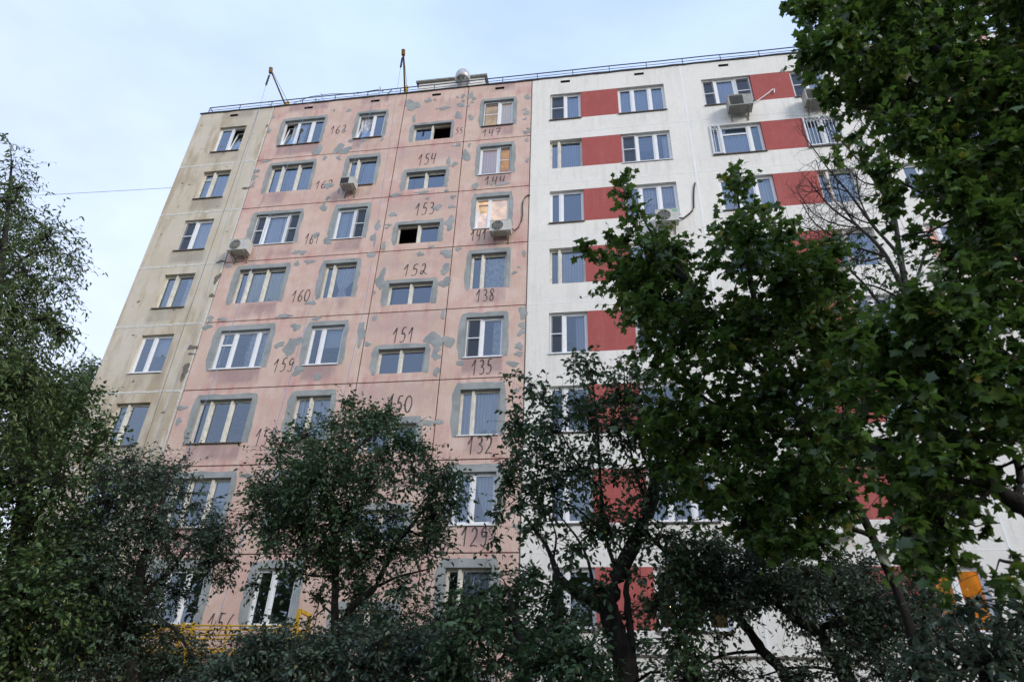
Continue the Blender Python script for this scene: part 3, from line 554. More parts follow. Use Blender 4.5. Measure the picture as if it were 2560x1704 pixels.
        '5.29,-13.82,9.29,0.18;5.53,-12.92,10.7,0.15;5.38,-13.64,9.19,0.18;5.41,-13.29,9.42,0.13;5.04,-13.88,8.44,0.08;5.2,-13.67,8.49,0.15;5.11,-13.82,7.99,0.11;5.52,-13.15,8.5,0.15;5.42,-13.53,7.74,0.11;5.32,-13.82,7.14,0.09;5.73,-13.06,7.64,0.11;5,-13.93,6.65,0.06;5.97,-12.96,8.55,0.2;5.19,-13.49,7.16,0.06;5.42,-13.93,6.42,0.12;5.96,-12.8,7.12,0.16;5.76,-12.96,6.66,0.12;5.74,-13.19,6.27,0.1;6.11,-12.77,6.6,0.12;6.22,-12.75,6.5,0.1;5.81,-12.82,7.69,0.11;5.32,-13.91,2.72,0.1;5.69,-13.38,2.96,0.1;5.41,-13.51,2.76,0.07;5.93,-12.74,2.87,0.13;5.47,-13.58,3.2,0.07;4.62,-13.8,2.97,0.08;5.09,-13.06,2.92,0.1;4.88,-13.9,2.59,0.08;5.01,-13.3,3.01,0.11;5.07,-13.79,2.86,0.09;6.06,-13.41,10.72,0.27;6.32,-13.3,10.24,0.3;6.16,-13.88,9.28,0.28;7,-13.32,10.25,0.31;7.07,-13.89,9.32,0.2;8.19,-13.18,10.14,0.35;8.22,-13.46,9.54,0.22;6.1,-13.24,10.1,0.26;6.7,-12.88,10.42,0.31;6.84,-12.98,10.34,0.32;7.03,-13.19,10.02,0.3;7.19,-13.3,9.69,0.22;7.2,-13.68,9.13,0.21;7.9,-13.2,9.56,0.23;8.69,-12.95,9.87,0.36;5.46,-13.81,8.63,0.23;5.88,-13.42,9.19,0.22;6.32,-13.24,9.45,0.22;6.18,-13.92,8.48,0.28;7.08,-13.07,9.41,0.29;6.85,-13.71,8.67,0.24;7.74,-13.25,9.05,0.32;8.33,-12.91,9.58,0.27;5.64,-13.94,8.27,0.23;6.44,-12.89,9.63,0.25;6,-13.97,8.02,0.2;6.94,-12.9,9.22,0.33;6.48,-13.94,7.96,0.25;7.05,-13.57,8.32,0.19;7.83,-13,9.05,0.3;8.23,-13.1,8.85,0.22;5.91,-13.05,8.81,0.22;6.33,-12.81,9.01,0.25;6.33,-13.33,8.45,0.2;6.54,-13.84,7.77,0.22;7.52,-12.94,8.93,0.25;6.93,-13.88,7.59,0.19;7.89,-13.45,8.17,0.25;6.06,-13.18,8.36,0.27;6.4,-12.85,8.52,0.2;6.97,-12.9,8.36,0.31;7.06,-13.82,7.26,0.18;7.31,-13.7,7.4,0.21;5.92,-13.26,7.96,0.2;5.74,-13.91,7.11,0.22;6.12,-13.5,7.42,0.19;6.56,-13.39,7.66,0.21;7.12,-13.36,7.49,0.25;7.54,-13.45,7.5,0.21;5.72,-13.82,6.95,0.22;6.52,-13.43,7.17,0.26;7.32,-13.06,7.62,0.24;6.69,-13.98,6.57,0.2;7.15,-13.68,6.77,0.2;6.05,-13.84,6.54,0.24;6.38,-13.58,6.84,0.18;7.21,-12.75,7.46,0.29;7.42,-12.9,7.41,0.19;7.67,-12.94,7.33,0.24;6.22,-13.45,6.52,0.18;6.63,-13.13,6.91,0.24;7.41,-12.81,7.11,0.23;7.23,-13.32,6.61,0.18;6.46,-13.33,6.37,0.25;6.71,-13.21,6.36,0.21;6.99,-13.07,6.55,0.24;7.48,-12.9,6.68,0.27;6.73,-12.81,6.57,0.26;6.4,-13.59,5.77,0.18;6.58,-13.95,5.57,0.23;6.43,-12.78,6.27,0.25;6.16,-13.65,5.58,0.19;6.14,-13.95,5.37,0.14;6.7,-13.49,5.67,0.23;7.26,-13,6,0.23;5.52,-14.05,5.13,0.19;6.36,-13.42,5.39,0.18;6.75,-13.43,5.4,0.15;5.29,-13.96,4.84,0.2;5.84,-13.53,5.25,0.17;6.05,-13.37,5.23,0.18;6.42,-13.08,5.46,0.17;5.72,-12.76,5.37,0.21;5.79,-13.17,5.19,0.16;5.66,-13.87,4.75,0.19;6.04,-13.94,4.66,0.17;6.76,-13.07,5.2,0.21;6.2,-14.11,4.53,0.2;4.8,-13.63,4.71,0.13;5.14,-13.53,4.81,0.15;5.17,-13.77,4.61,0.14;5.73,-13.01,5.09,0.15;5.77,-14.02,4.37,0.18;6.57,-13.14,4.89,0.2;6.73,-13.32,4.85,0.19;4.72,-13.7,4.41,0.15;5.06,-13.39,4.54,0.14;5.38,-12.97,4.76,0.19;5.7,-13.04,4.79,0.18;5.63,-13.5,4.53,0.21;5.62,-13.81,4.27,0.14;5.74,-13.94,4.27,0.16;5.97,-13.85,4.31,0.18;5.02,-12.79,4.75,0.22;5.26,-13.05,4.55,0.16;5.61,-12.59,4.81,0.17;5.6,-13.19,4.41,0.19;5.81,-13.1,4.52,0.17;5.79,-13.6,4.28,0.2;6.47,-12.79,4.66,0.18;6.37,-13.61,4.25,0.2;4.82,-13.3,4.2,0.15;5.14,-13.57,4.11,0.14;5.7,-12.78,4.51,0.17;5.5,-13.72,4.01,0.17;6.43,-12.79,4.45,0.19;6.57,-12.74,4.41,0.21;4.47,-14.06,3.69,0.12;5.24,-13.14,4.12,0.14;5.12,-13.9,3.78,0.18;5.37,-13.74,3.83,0.14;5.66,-13.42,3.92,0.16;5.64,-13.87,3.72,0.15;5.81,-13.81,3.69,0.14;6.73,-12.7,4.24,0.25;5.23,-13.05,3.84,0.15;5.02,-13.98,3.48,0.14;5.09,-14.16,3.42,0.12;4.87,-13.53,3.49,0.19;5.2,-13.37,3.56,0.13;5.48,-12.98,3.75,0.16;5.1,-13.33,3.35,0.14;5.26,-13.57,3.37,0.18;4.97,-13.34,3.16,0.18;5.65,-12.66,3.41,0.17;4.81,-13.67,2.97,0.15;5.33,-12.63,3.29,0.15;5.97,-13.01,11.04,0.32;6.33,-12.91,11.09,0.3;6.49,-13.25,10.66,0.22;6.44,-13.77,9.65,0.26;7.4,-13.02,10.87,0.36;7.72,-12.99,10.89,0.32;7.23,-13.75,9.49,0.21;7.54,-13.84,9.53,0.21;8.77,-13.16,10.41,0.24;5.77,-13.41,10,0.27;6.34,-13.51,9.8,0.28;7.08,-13.33,9.92,0.28;7.21,-13.54,9.46,0.24;7.51,-13.56,9.48,0.25;7.51,-13.9,8.94,0.3;8.16,-13.4,9.37,0.23;5.69,-13.82,8.95,0.22;6.1,-13.54,9.11,0.27;6.55,-13.26,9.5,0.21;6.85,-13.24,9.4,0.27;7.41,-12.91,10.07,0.31;7.64,-13.68,8.73,0.25;7.7,-13.88,8.44,0.27;5.34,-13.91,8.39,0.25;5.59,-13.8,8.43,0.24;6.2,-13.3,9.25,0.28;6.27,-13.51,8.69,0.21;6.86,-13.09,9.16,0.24;7.96,-12.88,9.34,0.23;7.55,-13.88,8.11,0.27;5.79,-13.17,9.06,0.29;6.12,-13.16,8.98,0.23;6.38,-13.2,8.8,0.24;6.75,-13.06,8.79,0.24;6.63,-13.55,8.24,0.24;7.15,-13.44,8.47,0.29;7.1,-13.73,7.89,0.22;7.86,-13.34,8.3,0.26;5.96,-12.97,8.84,0.21;6.2,-12.92,8.74,0.2;6.37,-13.05,8.48,0.29;6.47,-13.82,7.59,0.24;7.16,-13.19,8.14,0.22;6.94,-13.77,7.57,0.24;7.09,-13.86,7.41,0.25;7.49,-13.58,7.7,0.25;6.11,-13.6,7.58,0.22;6.67,-12.94,8.19,0.29;7.15,-13.2,7.96,0.25;7.51,-13.39,7.67,0.22;5.86,-13.46,7.42,0.2;5.87,-13.81,6.97,0.19;6.55,-13.82,6.82,0.24;7.09,-13.38,7.27,0.2;7.11,-13.61,7.02,0.23;6.53,-12.89,7.46,0.29;6.78,-13.12,7.37,0.28;7.08,-13.01,7.35,0.22;6.94,-13.5,7,0.22;6.12,-13.71,6.39,0.24;6.3,-13.76,6.31,0.18;7.13,-13.01,6.98,0.24;6.7,-13.89,6.2,0.16;7.12,-13.52,6.44,0.26;6,-13.85,6.06,0.22;6.35,-13.65,6.12,0.18;6.8,-13.35,6.46,0.22;7.02,-13.45,6.3,0.17;6.28,-13.71,5.95,0.21;6.33,-13.92,5.77,0.17;7.28,-12.92,6.48,0.19;7.18,-13.28,6.2,0.2;6.59,-12.77,6.4,0.26;6.08,-13.77,5.58,0.22;7.27,-12.83,6.23,0.24;6.42,-12.77,6.11,0.17;6.02,-13.82,5.26,0.16;6.29,-13.64,5.49,0.16;7.02,-12.93,5.8,0.18;7.41,-12.77,6.06,0.27;6.31,-12.71,5.89,0.23;6.02,-13.59,5.29,0.19;6.09,-13.61,5.13,0.23;6.96,-12.82,5.77,0.18;6.43,-13.83,5.02,0.16;5.62,-13.08,5.33,0.21;5.84,-13.14,5.35,0.23;5.46,-14.02,4.69,0.15;5.94,-13.71,4.9,0.18;6.93,-12.71,5.59,0.22;6.79,-13.23,5.16,0.25;4.69,-14,4.57,0.13;5.08,-13.6,4.81,0.21;5.35,-13.82,4.63,0.19;5.5,-13.85,4.59,0.17;6,-13.31,4.94,0.18;5.21,-12.99,4.84,0.16;5.24,-13.23,4.81,0.18;5.64,-13.14,4.87,0.21;5.46,-13.68,4.45,0.2;5.84,-13.48,4.58,0.14;6.51,-13.02,4.76,0.16;4.65,-13.6,4.43,0.2;4.64,-14.14,4.03,0.13;5.16,-13.41,4.46,0.16;5.61,-12.99,4.64,0.19;5.92,-12.66,4.86,0.21;5.5,-13.97,4.17,0.17;6.27,-13.26,4.42,0.18;6.11,-13.91,4.14,0.21;4.95,-13.29,4.31,0.15;5.09,-14.04,3.98,0.17;5.53,-13.26,4.22,0.2;6.04,-12.73,4.46,0.18;5.64,-13.9,4.02,0.13;5.75,-14.07,3.86,0.15;6.05,-13.81,4.02,0.19;4.71,-13.1,4.22,0.18;5.54,-12.9,4.22,0.18;5.83,-13.36,4.03,0.19;6.32,-13.25,4.07,0.19;4.87,-13.02,3.94,0.19;5.05,-13.15,3.98,0.2;4.88,-13.98,3.55,0.12;5.49,-13.5,3.78,0.2;4.75,-13.58,3.61,0.18;4.99,-13.46,3.65,0.18;5.13,-13.58,3.55,0.14;5.82,-13.02,3.76,0.16;4.84,-13.85,3.34,0.13;5.35,-13.11,3.5,0.16;5.77,-12.8,3.69,0.18;4.72,-14.09,3.06,0.11;5.17,-13.54,3.22,0.19;4.62,-14.27,2.84,0.13;5.45,-12.64,3.25,0.22',
        '5.94,-13.4,2.14,0.172;6.03,-13.4,2.67,0.166;6.04,-13.4,3.13,0.138;5.93,-13.4,3.29,0.099;5.8,-13.4,3.41,0.071;5.67,-13.4,3.53,0.051;5.56,-13.4,3.77,0.039;5.35,-13.4,4.17,0.028;5.17,-13.4,4.41,0.016;4.96,-13.4,4.6,0.006|6.03,-13.4,2.67,0.136;6.55,-13.4,3.89,0.127;7,-13.4,5.46,0.119;7.15,-13.4,6.87,0.094;7.06,-13.4,7.99,0.068;6.73,-13.4,8.9,0.041;6.24,-13.4,9.46,0.021;5.59,-13.4,9.75,0.009|5.67,-13.4,3.53,0.027;5.17,-13.4,3.66,0.027;4.89,-13.4,3.87,0.023;4.69,-13.4,4.16,0.01|7,-13.4,5.46,0.057;6.64,-13.4,5.77,0.043;6.28,-13.4,6.2,0.029;5.96,-13.4,6.66,0.015;5.72,-13.4,6.92,0.007|7.15,-13.4,6.87,0.042;6.64,-13.4,7.16,0.029;6.22,-13.4,7.65,0.019;5.65,-13.4,8.06,0.008|6.55,-13.4,3.89,0.055;6.32,-13.4,4.41,0.038;6.07,-13.4,4.82,0.026;5.75,-13.4,5.1,0.015;5.41,-13.4,5.21,0.006|5.8,-13.4,3.41,0.035;5.9,-13.4,3.61,0.028;5.91,-13.4,3.91,0.018|6.03,-13.4,2.67,0.051;5.79,-13.4,2.87,0.027;5.54,-13.4,2.96,0.011|5.67,-13.4,3.53,0.024;5.36,-13.4,3.26,0.015;5,-13.4,3.02,0.007'),
    'bare': (
        '7.13,-8.52,9.94,0.22;7.23,-8.78,9.44,0.26;7.58,-8.68,9.4,0.28;7.31,-8.51,9.19,0.28;7.42,-9.29,8.67,0.26;7.66,-8.83,8.58,0.3;7.41,-8.5,8.75,0.29;6.88,-8.54,9.11,0.24;6.91,-8.91,8.17,0.26;7.7,-9.39,8.91,0.22;6.63,-9.11,8.29,0.25;8.63,-8.48,12.33,0.25;8.21,-9.42,10.95,0.22;6.31,-9.22,8.73,0.16;7.3,-8.42,7.9,0.39;6.55,-9.07,7.54,0.36;6.15,-9.38,7.74,0.28',
        '6.44,-9,2.59,0.076;6.86,-9,4.07,0.072;7.3,-9,5.8,0.073;7.55,-9,7.15,0.069;7.66,-9,8.21,0.061;7.77,-9,9.22,0.052;7.94,-9,10.31,0.038;8.11,-9,11.3,0.026;8.27,-9,12.15,0.014|7.66,-9,8.21,0.042;7.55,-9,9.23,0.036;7.27,-9,9.9,0.024;6.9,-9,10.41,0.016;6.62,-9,11.16,0.008|7.77,-9,9.22,0.032;7.49,-9,9.97,0.025;7.26,-9,10.78,0.017;7.03,-9,11.42,0.013;6.75,-9,12.46,0.009|7.94,-9,10.31,0.029;7.71,-9,11.24,0.022;7.45,-9,12.03,0.013;7.2,-9,12.64,0.009|7.55,-9,9.23,0.024;6.99,-9,9.55,0.016;6.55,-9,10.06,0.012;6.39,-9,10.67,0.006|7.27,-9,9.9,0.016;6.89,-9,10.03,0.012;6.54,-9,10.35,0.008;6.37,-9,10.97,0.006|7.55,-9,7.15,0.033;7.22,-9,8.24,0.026;6.93,-9,8.94,0.015;6.56,-9,9.41,0.008|7.49,-9,9.97,0.016;7.2,-9,10.19,0.012;6.91,-9,10.81,0.008;6.86,-9,11.66,0.007|7.66,-9,8.21,0.031;8.15,-9,9.18,0.024;8.46,-9,9.88,0.017|7.27,-9,9.9,0.016;7.11,-9,10.39,0.012;7.13,-9,11.2,0.009|7.26,-9,10.78,0.013;7,-9,10.91,0.008;6.63,-9,10.84,0.005|8.11,-9,11.3,0.018;8.05,-9,12.06,0.014;7.89,-9,12.66,0.009|7.55,-9,9.23,0.02;7.05,-9,9.19,0.012;6.63,-9,9.77,0.008;6.18,-9,10.1,0.006|7.49,-9,9.97,0.016;7.42,-9,10.56,0.013;7.5,-9,11.26,0.009|7.94,-9,10.31,0.021;7.82,-9,10.82,0.017;7.53,-9,11.05,0.013;7.24,-9,11.72,0.009|7.27,-9,9.9,0.016;6.75,-9,9.67,0.012;6.28,-9,9.71,0.008|7.66,-9,8.21,0.023;7.29,-9,8.57,0.015;6.83,-9,8.77,0.011;6.45,-9,9.15,0.008'),
    'under': (
        '-2.19,-9.6,2.81,0.3;-1.99,-9.42,2.9,0.32;-1.83,-9.09,2.85,0.28;-1.21,-9.57,2.78,0.21;-0.35,-10.04,2.8,0.25;-0.11,-9.37,2.79,0.3;0.09,-8.93,2.98,0.27;-3.03,-8.99,2.59,0.23;-2.19,-10.02,2.44,0.3;-2.1,-9.67,2.56,0.25;-0.97,-9.9,2.57,0.28;-0.64,-9.74,2.56,0.21;-0.63,-8.81,2.65,0.2;-0.09,-9.62,2.65,0.26;0.46,-9.79,2.53,0.26;-2.39,-9.82,2.36,0.3;-1.8,-9.59,2.37,0.23;-1.6,-9.25,2.35,0.26;-0.92,-9.73,2.33,0.27;-0.27,-9.97,2.37,0.26;-2.04,-9.89,2.85,0.22;-1.64,-9.84,2.85,0.19;-1.73,-8.91,2.96,0.23;-0.9,-9.99,2.91,0.27;-0.98,-9.12,3.07,0.24;-0.22,-10.09,2.9,0.18;-0.29,-9.07,3,0.25;0.41,-9.86,2.95,0.18;-2.63,-9.11,2.67,0.32;-1.98,-9.6,2.68,0.22;-1.37,-10.11,2.55,0.22;-1.16,-10.09,2.6,0.22;-1.13,-9.05,2.66,0.26;-0.59,-9.44,2.74,0.27;-0.29,-9.52,2.75,0.28;0.52,-9.73,2.65,0.28;-2.9,-9.23,2.34,0.22;-2.46,-9.52,2.49,0.27;-1.36,-10.13,2.38,0.23;-1.37,-9.35,2.37,0.28;-0.52,-9.78,2.49,0.28;-0.55,-8.97,2.52,0.31;0.35,-9.42,2.48,0.27;0.61,-9.07,2.44,0.29',
        '-0.71,-9.5,2.36,0.048;-0.72,-9.5,2.62,0.036;-0.62,-9.5,2.86,0.018|-0.72,-9.5,2.62,0.024;-1.32,-9.5,2.71,0.015;-1.91,-9.5,2.8,0.009|-0.72,-9.5,2.62,0.024;-0.11,-9.5,2.77,0.015;0.32,-9.5,2.92,0.009'),
    'elder': (
        '3.62,-8.36,4.13,0.26;4.15,-8.36,4.24,0.29;4.5,-8.21,4.1,0.33;3.88,-8.69,3.61,0.28;3.24,-7.9,3.65,0.27;4.33,-8.82,3.43,0.25;4.83,-8.38,3.84,0.36;3.48,-7.12,3.2,0.32;3.71,-7.52,2.76,0.41;4.22,-8.07,2.76,0.29;3.03,-8.78,2.61,0.24;2.92,-7.1,3.19,0.25;5.32,-7.61,4.24,0.32;4.75,-8.56,4.19,0.23;4.09,-8.32,3.19,0.18;4.15,-7.73,4.78,0.26;3.71,-7.65,4.49,0.2;3.89,-8.46,4.36,0.29;4.41,-7.14,4.78,0.22;4.66,-8.34,4.39,0.23;5.26,-8.46,4.4,0.21;3.64,-7.33,4.34,0.22;3.79,-8.67,3.97,0.28;4.32,-7.65,4.29,0.25;4.39,-8.58,3.96,0.18;4.79,-7.81,4.19,0.25;5.07,-8.42,4.08,0.21;5.44,-8.23,4.12,0.21;3.68,-7.14,4.08,0.22;3.87,-8.06,3.84,0.23;4.31,-8.12,3.86,0.3;4.62,-7.77,3.87,0.26;4.92,-8.42,3.83,0.21;3.51,-8.64,3.53,0.18;3.76,-8.23,3.64,0.2;4.01,-8.44,3.59,0.29;3.6,-8.6,4.36,0.23;4.04,-7.12,4.76,0.27;4.77,-8.88,4.32,0.24;5.34,-7.42,4.77,0.32;3.64,-7.16,4.44,0.22;4.05,-7.61,4.44,0.22;4.13,-8.92,4.13,0.25;4.67,-8,4.4,0.29;5.1,-8.87,4.16,0.2;3.47,-7.79,4.04,0.2;3.85,-7.61,4.16,0.23;4.09,-8.5,3.91,0.19;4.35,-8.95,3.81,0.28;4.78,-7.91,4.01,0.26;4.87,-8.78,3.8,0.22;5.3,-8.36,3.86,0.2;3.94,-8.09,3.75,0.23;4.68,-7.24,3.96,0.3;4.87,-8.25,3.72,0.23;5.03,-8.7,3.6,0.19;3.85,-7.43,3.54,0.3',
        '4.95,-8,2.66,0.08;4.69,-8,3.06,0.073;4.49,-8,3.41,0.066;4.33,-8,3.69,0.057;4.22,-8,4.04,0.037;4.15,-8,4.39,0.017|4.49,-8,3.41,0.027;3.96,-8,3.74,0.02;3.58,-8,4.15,0.01|4.69,-8,3.06,0.027;4.09,-8,2.98,0.02;3.62,-8,2.71,0.01|4.33,-8,3.69,0.027;4.69,-8,4.03,0.02;4.96,-8,4.27,0.01'),
    'hawthorn': (
        '5.03,-8.87,3.63,0.31;5.61,-8.42,3.94,0.33;5.38,-7.77,3.46,0.28;6.05,-7.63,3.83,0.43;5.85,-8.74,3.2,0.38;5.18,-9.38,2.86,0.24;6.56,-7.66,3.82,0.36;6.33,-8.47,3.19,0.4;5.53,-9.04,2.77,0.37;5.84,-9.21,2.66,0.43;4.93,-9.01,2.62,0.3;6.56,-8.85,3.38,0.39;6.71,-9.16,3.62,0.25;5.18,-9.35,3.83,0.24;6.36,-7.58,4.13,0.32;4.63,-7.87,2.74,0.27;5.21,-9.23,3.84,0.19;5.75,-8.54,4.07,0.22;6.24,-7.94,4.21,0.31;5.17,-8.49,3.73,0.21;5.28,-9.32,3.61,0.19;5.69,-8.8,3.84,0.25;6,-8.72,3.79,0.3;6.6,-7.73,4.01,0.25;6.74,-8.35,3.85,0.29;5.25,-8.58,3.55,0.3;5.75,-8.25,3.6,0.21;5.73,-9.35,3.45,0.22;6.3,-8.15,3.65,0.21;6.71,-7.93,3.61,0.24;5.77,-8.18,3.34,0.29;5.88,-8.76,3.22,0.23;6.17,-8.9,3.18,0.3;6.16,-9.41,3.15,0.22;5.58,-9.29,2.98,0.2;5.91,-9.15,3.03,0.21;5.72,-8.59,4.21,0.28;5.29,-7.97,4.05,0.21;5.44,-9.03,3.9,0.19;5.87,-8.55,3.83,0.22;6.29,-8.25,4.06,0.31;6.86,-8.26,3.96,0.31;5.07,-9.41,3.5,0.23;5.75,-7.7,3.87,0.32;5.94,-8.34,3.66,0.32;6.03,-8.87,3.61,0.28;6.31,-8.98,3.54,0.21;6.86,-8.15,3.76,0.27;5.38,-7.67,3.54,0.28;5.85,-8.81,3.32,0.29;6.05,-8.69,3.45,0.25;6.56,-8.39,3.36,0.28;6.58,-9.1,3.33,0.3;5.66,-8.68,3.2,0.23;6.2,-7.71,3.31,0.27;6.35,-8.39,3.23,0.25',
        '5.63,-8.5,2.62,0.116;5.52,-8.5,2.93,0.103;5.35,-8.5,3.24,0.077;5.09,-8.5,3.41,0.051;4.84,-8.5,3.65,0.026;4.66,-8.5,3.92,0.013|5.35,-8.5,3.23,0.052;5.53,-8.5,3.33,0.045;5.73,-8.5,3.33,0.033;5.98,-8.5,3.49,0.016|5.52,-8.5,2.93,0.039;6.07,-8.5,3.24,0.026;6.51,-8.5,3.55,0.013|5.73,-8.5,3.33,0.023;5.58,-8.5,3.6,0.016;5.45,-8.5,3.76,0.01'),
    'lilac': (
        '5.92,-10.79,2.79,0.31;6.31,-10.77,2.88,0.32;6.59,-10.87,2.94,0.32;6.2,-12.16,2.79,0.23;5.81,-11.35,2.43,0.39;6.05,-11.62,2.43,0.38;6.47,-11.45,2.56,0.4;5.21,-12.12,2.33,0.22;5.93,-12,2.95,0.16;6.53,-11.59,3.04,0.15;5.78,-11.95,2.86,0.16',
        '6.04,-11.5,2.33,0.073;6.08,-11.5,2.52,0.063;6.06,-11.5,2.76,0.034;6.06,-11.5,2.98,0.015|6.07,-11.5,2.48,0.039;6.32,-11.5,2.69,0.022;6.51,-11.5,2.94,0.013|6.07,-11.5,2.48,0.039;5.81,-11.5,2.62,0.022;5.68,-11.5,2.79,0.01'),
}
PATCHES = '-11.78,26.17,0.06,0.11;-11.81,25.27,0.10,0.14;-9.21,23.70,0.17,0.35;-8.26,23.71,0.21,0.29;-7.96,23.52,0.28,0.19;-8.21,26.11,0.12,0.09;-8.92,26.21,0.05,0.07;-8.22,24.82,0.08,0.09;-7.78,24.12,0.12,0.13;-7.18,24.07,0.09,0.11;-6.38,24.03,0.07,0.10;-8.79,23.19,0.10,0.11;-8.18,23.11,0.09,0.12;-11.49,23.30,0.22,0.06;-11.78,22.75,0.12,0.12;-11.78,22.39,0.12,0.12;-11.76,21.94,0.09,0.15;-8.32,21.53,0.16,0.18;-7.83,21.22,0.08,0.14;-8.24,20.81,0.07,0.09;-5.30,26.03,0.35,0.31;-4.59,26.23,0.14,0.15;-4.29,26.25,0.06,0.07;-3.82,25.63,0.21,0.12;-4.14,25.63,0.03,0.05;-3.03,26.30,0.10,0.12;-3.28,26.27,0.06,0.05;-2.69,26.28,0.13,0.20;-2.52,26.05,0.10,0.10;-2.99,25.96,0.09,0.08;-3.10,25.71,0.16,0.12;-2.75,25.65,0.07,0.10;-2.59,25.82,0.07,0.05;-3.15,25.06,0.15,0.24;-2.58,24.85,0.10,0.16;-5.11,25.11,0.09,0.20;-0.19,25.81,0.13,0.15;-0.29,25.04,0.08,0.06;-0.21,24.80,0.11,0.16;-0.27,24.43,0.08,0.06;-0.19,23.62,0.16,0.09;-0.11,23.82,0.08,0.06;-0.16,23.16,0.08,0.10;-0.12,21.99,0.08,0.11;-2.64,22.56,0.16,0.32;-2.55,23.17,0.06,0.12;-3.01,23.23,0.09,0.09;-3.24,23.20,0.05,0.06;-3.34,22.32,0.08,0.26;-3.09,22.14,0.10,0.16;-2.15,20.82,0.15,0.14;-1.50,20.86,0.08,0.08;-1.05,20.81,0.24,0.07;-5.37,20.68,0.21,0.10;-4.28,20.71,0.23,0.08;-3.29,20.68,0.10,0.07;-3.01,20.34,0.08,0.10;-11.71,17.62,0.14,0.08;-11.74,15.18,0.13,0.13;-11.24,15.12,0.15,0.09;-11.76,14.82,0.15,0.13;-8.32,20.32,0.14,0.19;-8.37,18.89,0.13,0.13;-7.85,18.52,0.16,0.16;-9.01,18.08,0.16,0.10;-8.72,18.03,0.11,0.11;-8.87,17.51,0.09,0.14;-8.37,17.56,0.16,0.11;-5.89,19.11,0.13,0.20;-5.98,18.54,0.10,0.22;-5.89,18.22,0.05,0.11;-5.51,18.06,0.10,0.16;-5.96,17.67,0.15,0.12;-7.93,15.62,0.19,0.09;-8.85,15.10,0.35,0.07;-8.28,14.60,0.17,0.15;-7.57,14.91,0.15,0.08;-8.75,13.88,0.17,0.11;-8.28,13.80,0.29,0.34;-7.83,12.80,0.19,0.18;-7.06,12.52,0.11,0.15;-5.79,14.18,0.14,0.45;-5.49,13.72,0.10,0.10;-4.04,20.35,0.07,0.04;-3.01,20.35,0.10,0.09;-3.59,19.84,0.17,0.14;-3.02,19.82,0.13,0.08;-5.35,19.65,0.13,0.12;-3.02,19.00,0.18,0.32;-5.44,19.13,0.13,0.05;-5.50,18.98,0.08,0.05;-3.62,17.87,0.11,0.06;-4.03,17.56,0.11,0.11;-3.03,17.51,0.21,0.18;-2.61,17.68,0.12,0.07;-0.13,17.27,0.08,0.12;-2.97,16.88,0.14,0.18;-3.05,16.65,0.12,0.12;-2.96,16.18,0.18,0.23;-0.31,16.65,0.04,0.06;-0.46,16.42,0.09,0.07;-5.58,15.90,0.05,0.10;-5.40,16.46,0.21,0.35;-5.38,14.80,0.08,0.14;-0.11,14.67,0.12,0.29;-0.12,14.15,0.10,0.15;-0.16,13.87,0.12,0.11;-0.21,13.35,0.13,0.14;-0.21,13.05,0.11,0.11;-0.40,12.68,0.19,0.10;-2.16,12.80,0.11,0.11;-3.15,13.77,0.34,0.24;-2.63,13.66,0.18,0.25;-3.02,13.36,0.11,0.15;-3.02,13.11,0.15,0.14;-2.94,12.51,0.10,0.19;-2.91,14.80,0.07,0.21;-0.26,11.68,0.09,0.08;-3.01,10.67,0.21,0.11;-2.66,10.69,0.13,0.08;-0.21,7.79,0.13,0.07;-11.74,11.53,0.17,0.09;-11.71,11.03,0.11,0.12;-8.74,9.04,0.21,0.07;-11.68,9.22,0.10,0.12;-0.16,7.82,0.18,0.08;-0.10,7.32,0.12,0.08'
CHIPS = '-12.09,13.95,0.18,0.10;-12.05,13.68,0.14,0.04;-12.08,12.98,0.13,0.30;-12.04,21.80,0.15,0.05;-12.08,17.87,0.16,0.08;-12.00,17.05,0.10,0.25;-11.99,16.24,0.10,0.09;-12.02,21.76,0.14,0.04;-11.98,25.59,0.06,0.09'


# ------------------------------------------------------------ ground
def build_ground():
    t = NT('soil_and_grass')
    a = t.noise(0.25, 5.0, 0.65)
    c = t.mix(t.step(a, 0.4, 0.6), (0.045, 0.055, 0.025), (0.075, 0.062, 0.045))
    t.bump(t.noise(6.0), 0.6, 0.08)
    m = t.fin(c, 0.95)
    b = MB()
    n = 24
    for i in range(n):
        for j in range(n):
            x0, y0 = -900 + 1800 * i / n, -900 + 1800 * j / n
            b.face([(x0, y0, 0), (x0 + 1800 / n, y0, 0), (x0 + 1800 / n, y0 + 1800 / n, 0), (x0, y0 + 1800 / n, 0)])
    o = b.obj('ground', m)
    o['kind'] = 'structure'
    # asphalt drive along the house, with kerbs
    t = NT('asphalt')
    m = t.fin(t.mix(t.noise(30.0), (0.035, 0.035, 0.036), (0.065, 0.063, 0.06)), 0.9)
    o = MB().box(-80, 80, -23.6, -18.2, -0.2, 0.012).obj('road', m)
    o['kind'] = 'structure'


build_ground()

# ------------------------------------------------------------ the apartment building
bld = empty('apartment_building', (0, 0, 0),
            'nine storey panel apartment block, part pink tile under repair, part white and red', 'building')

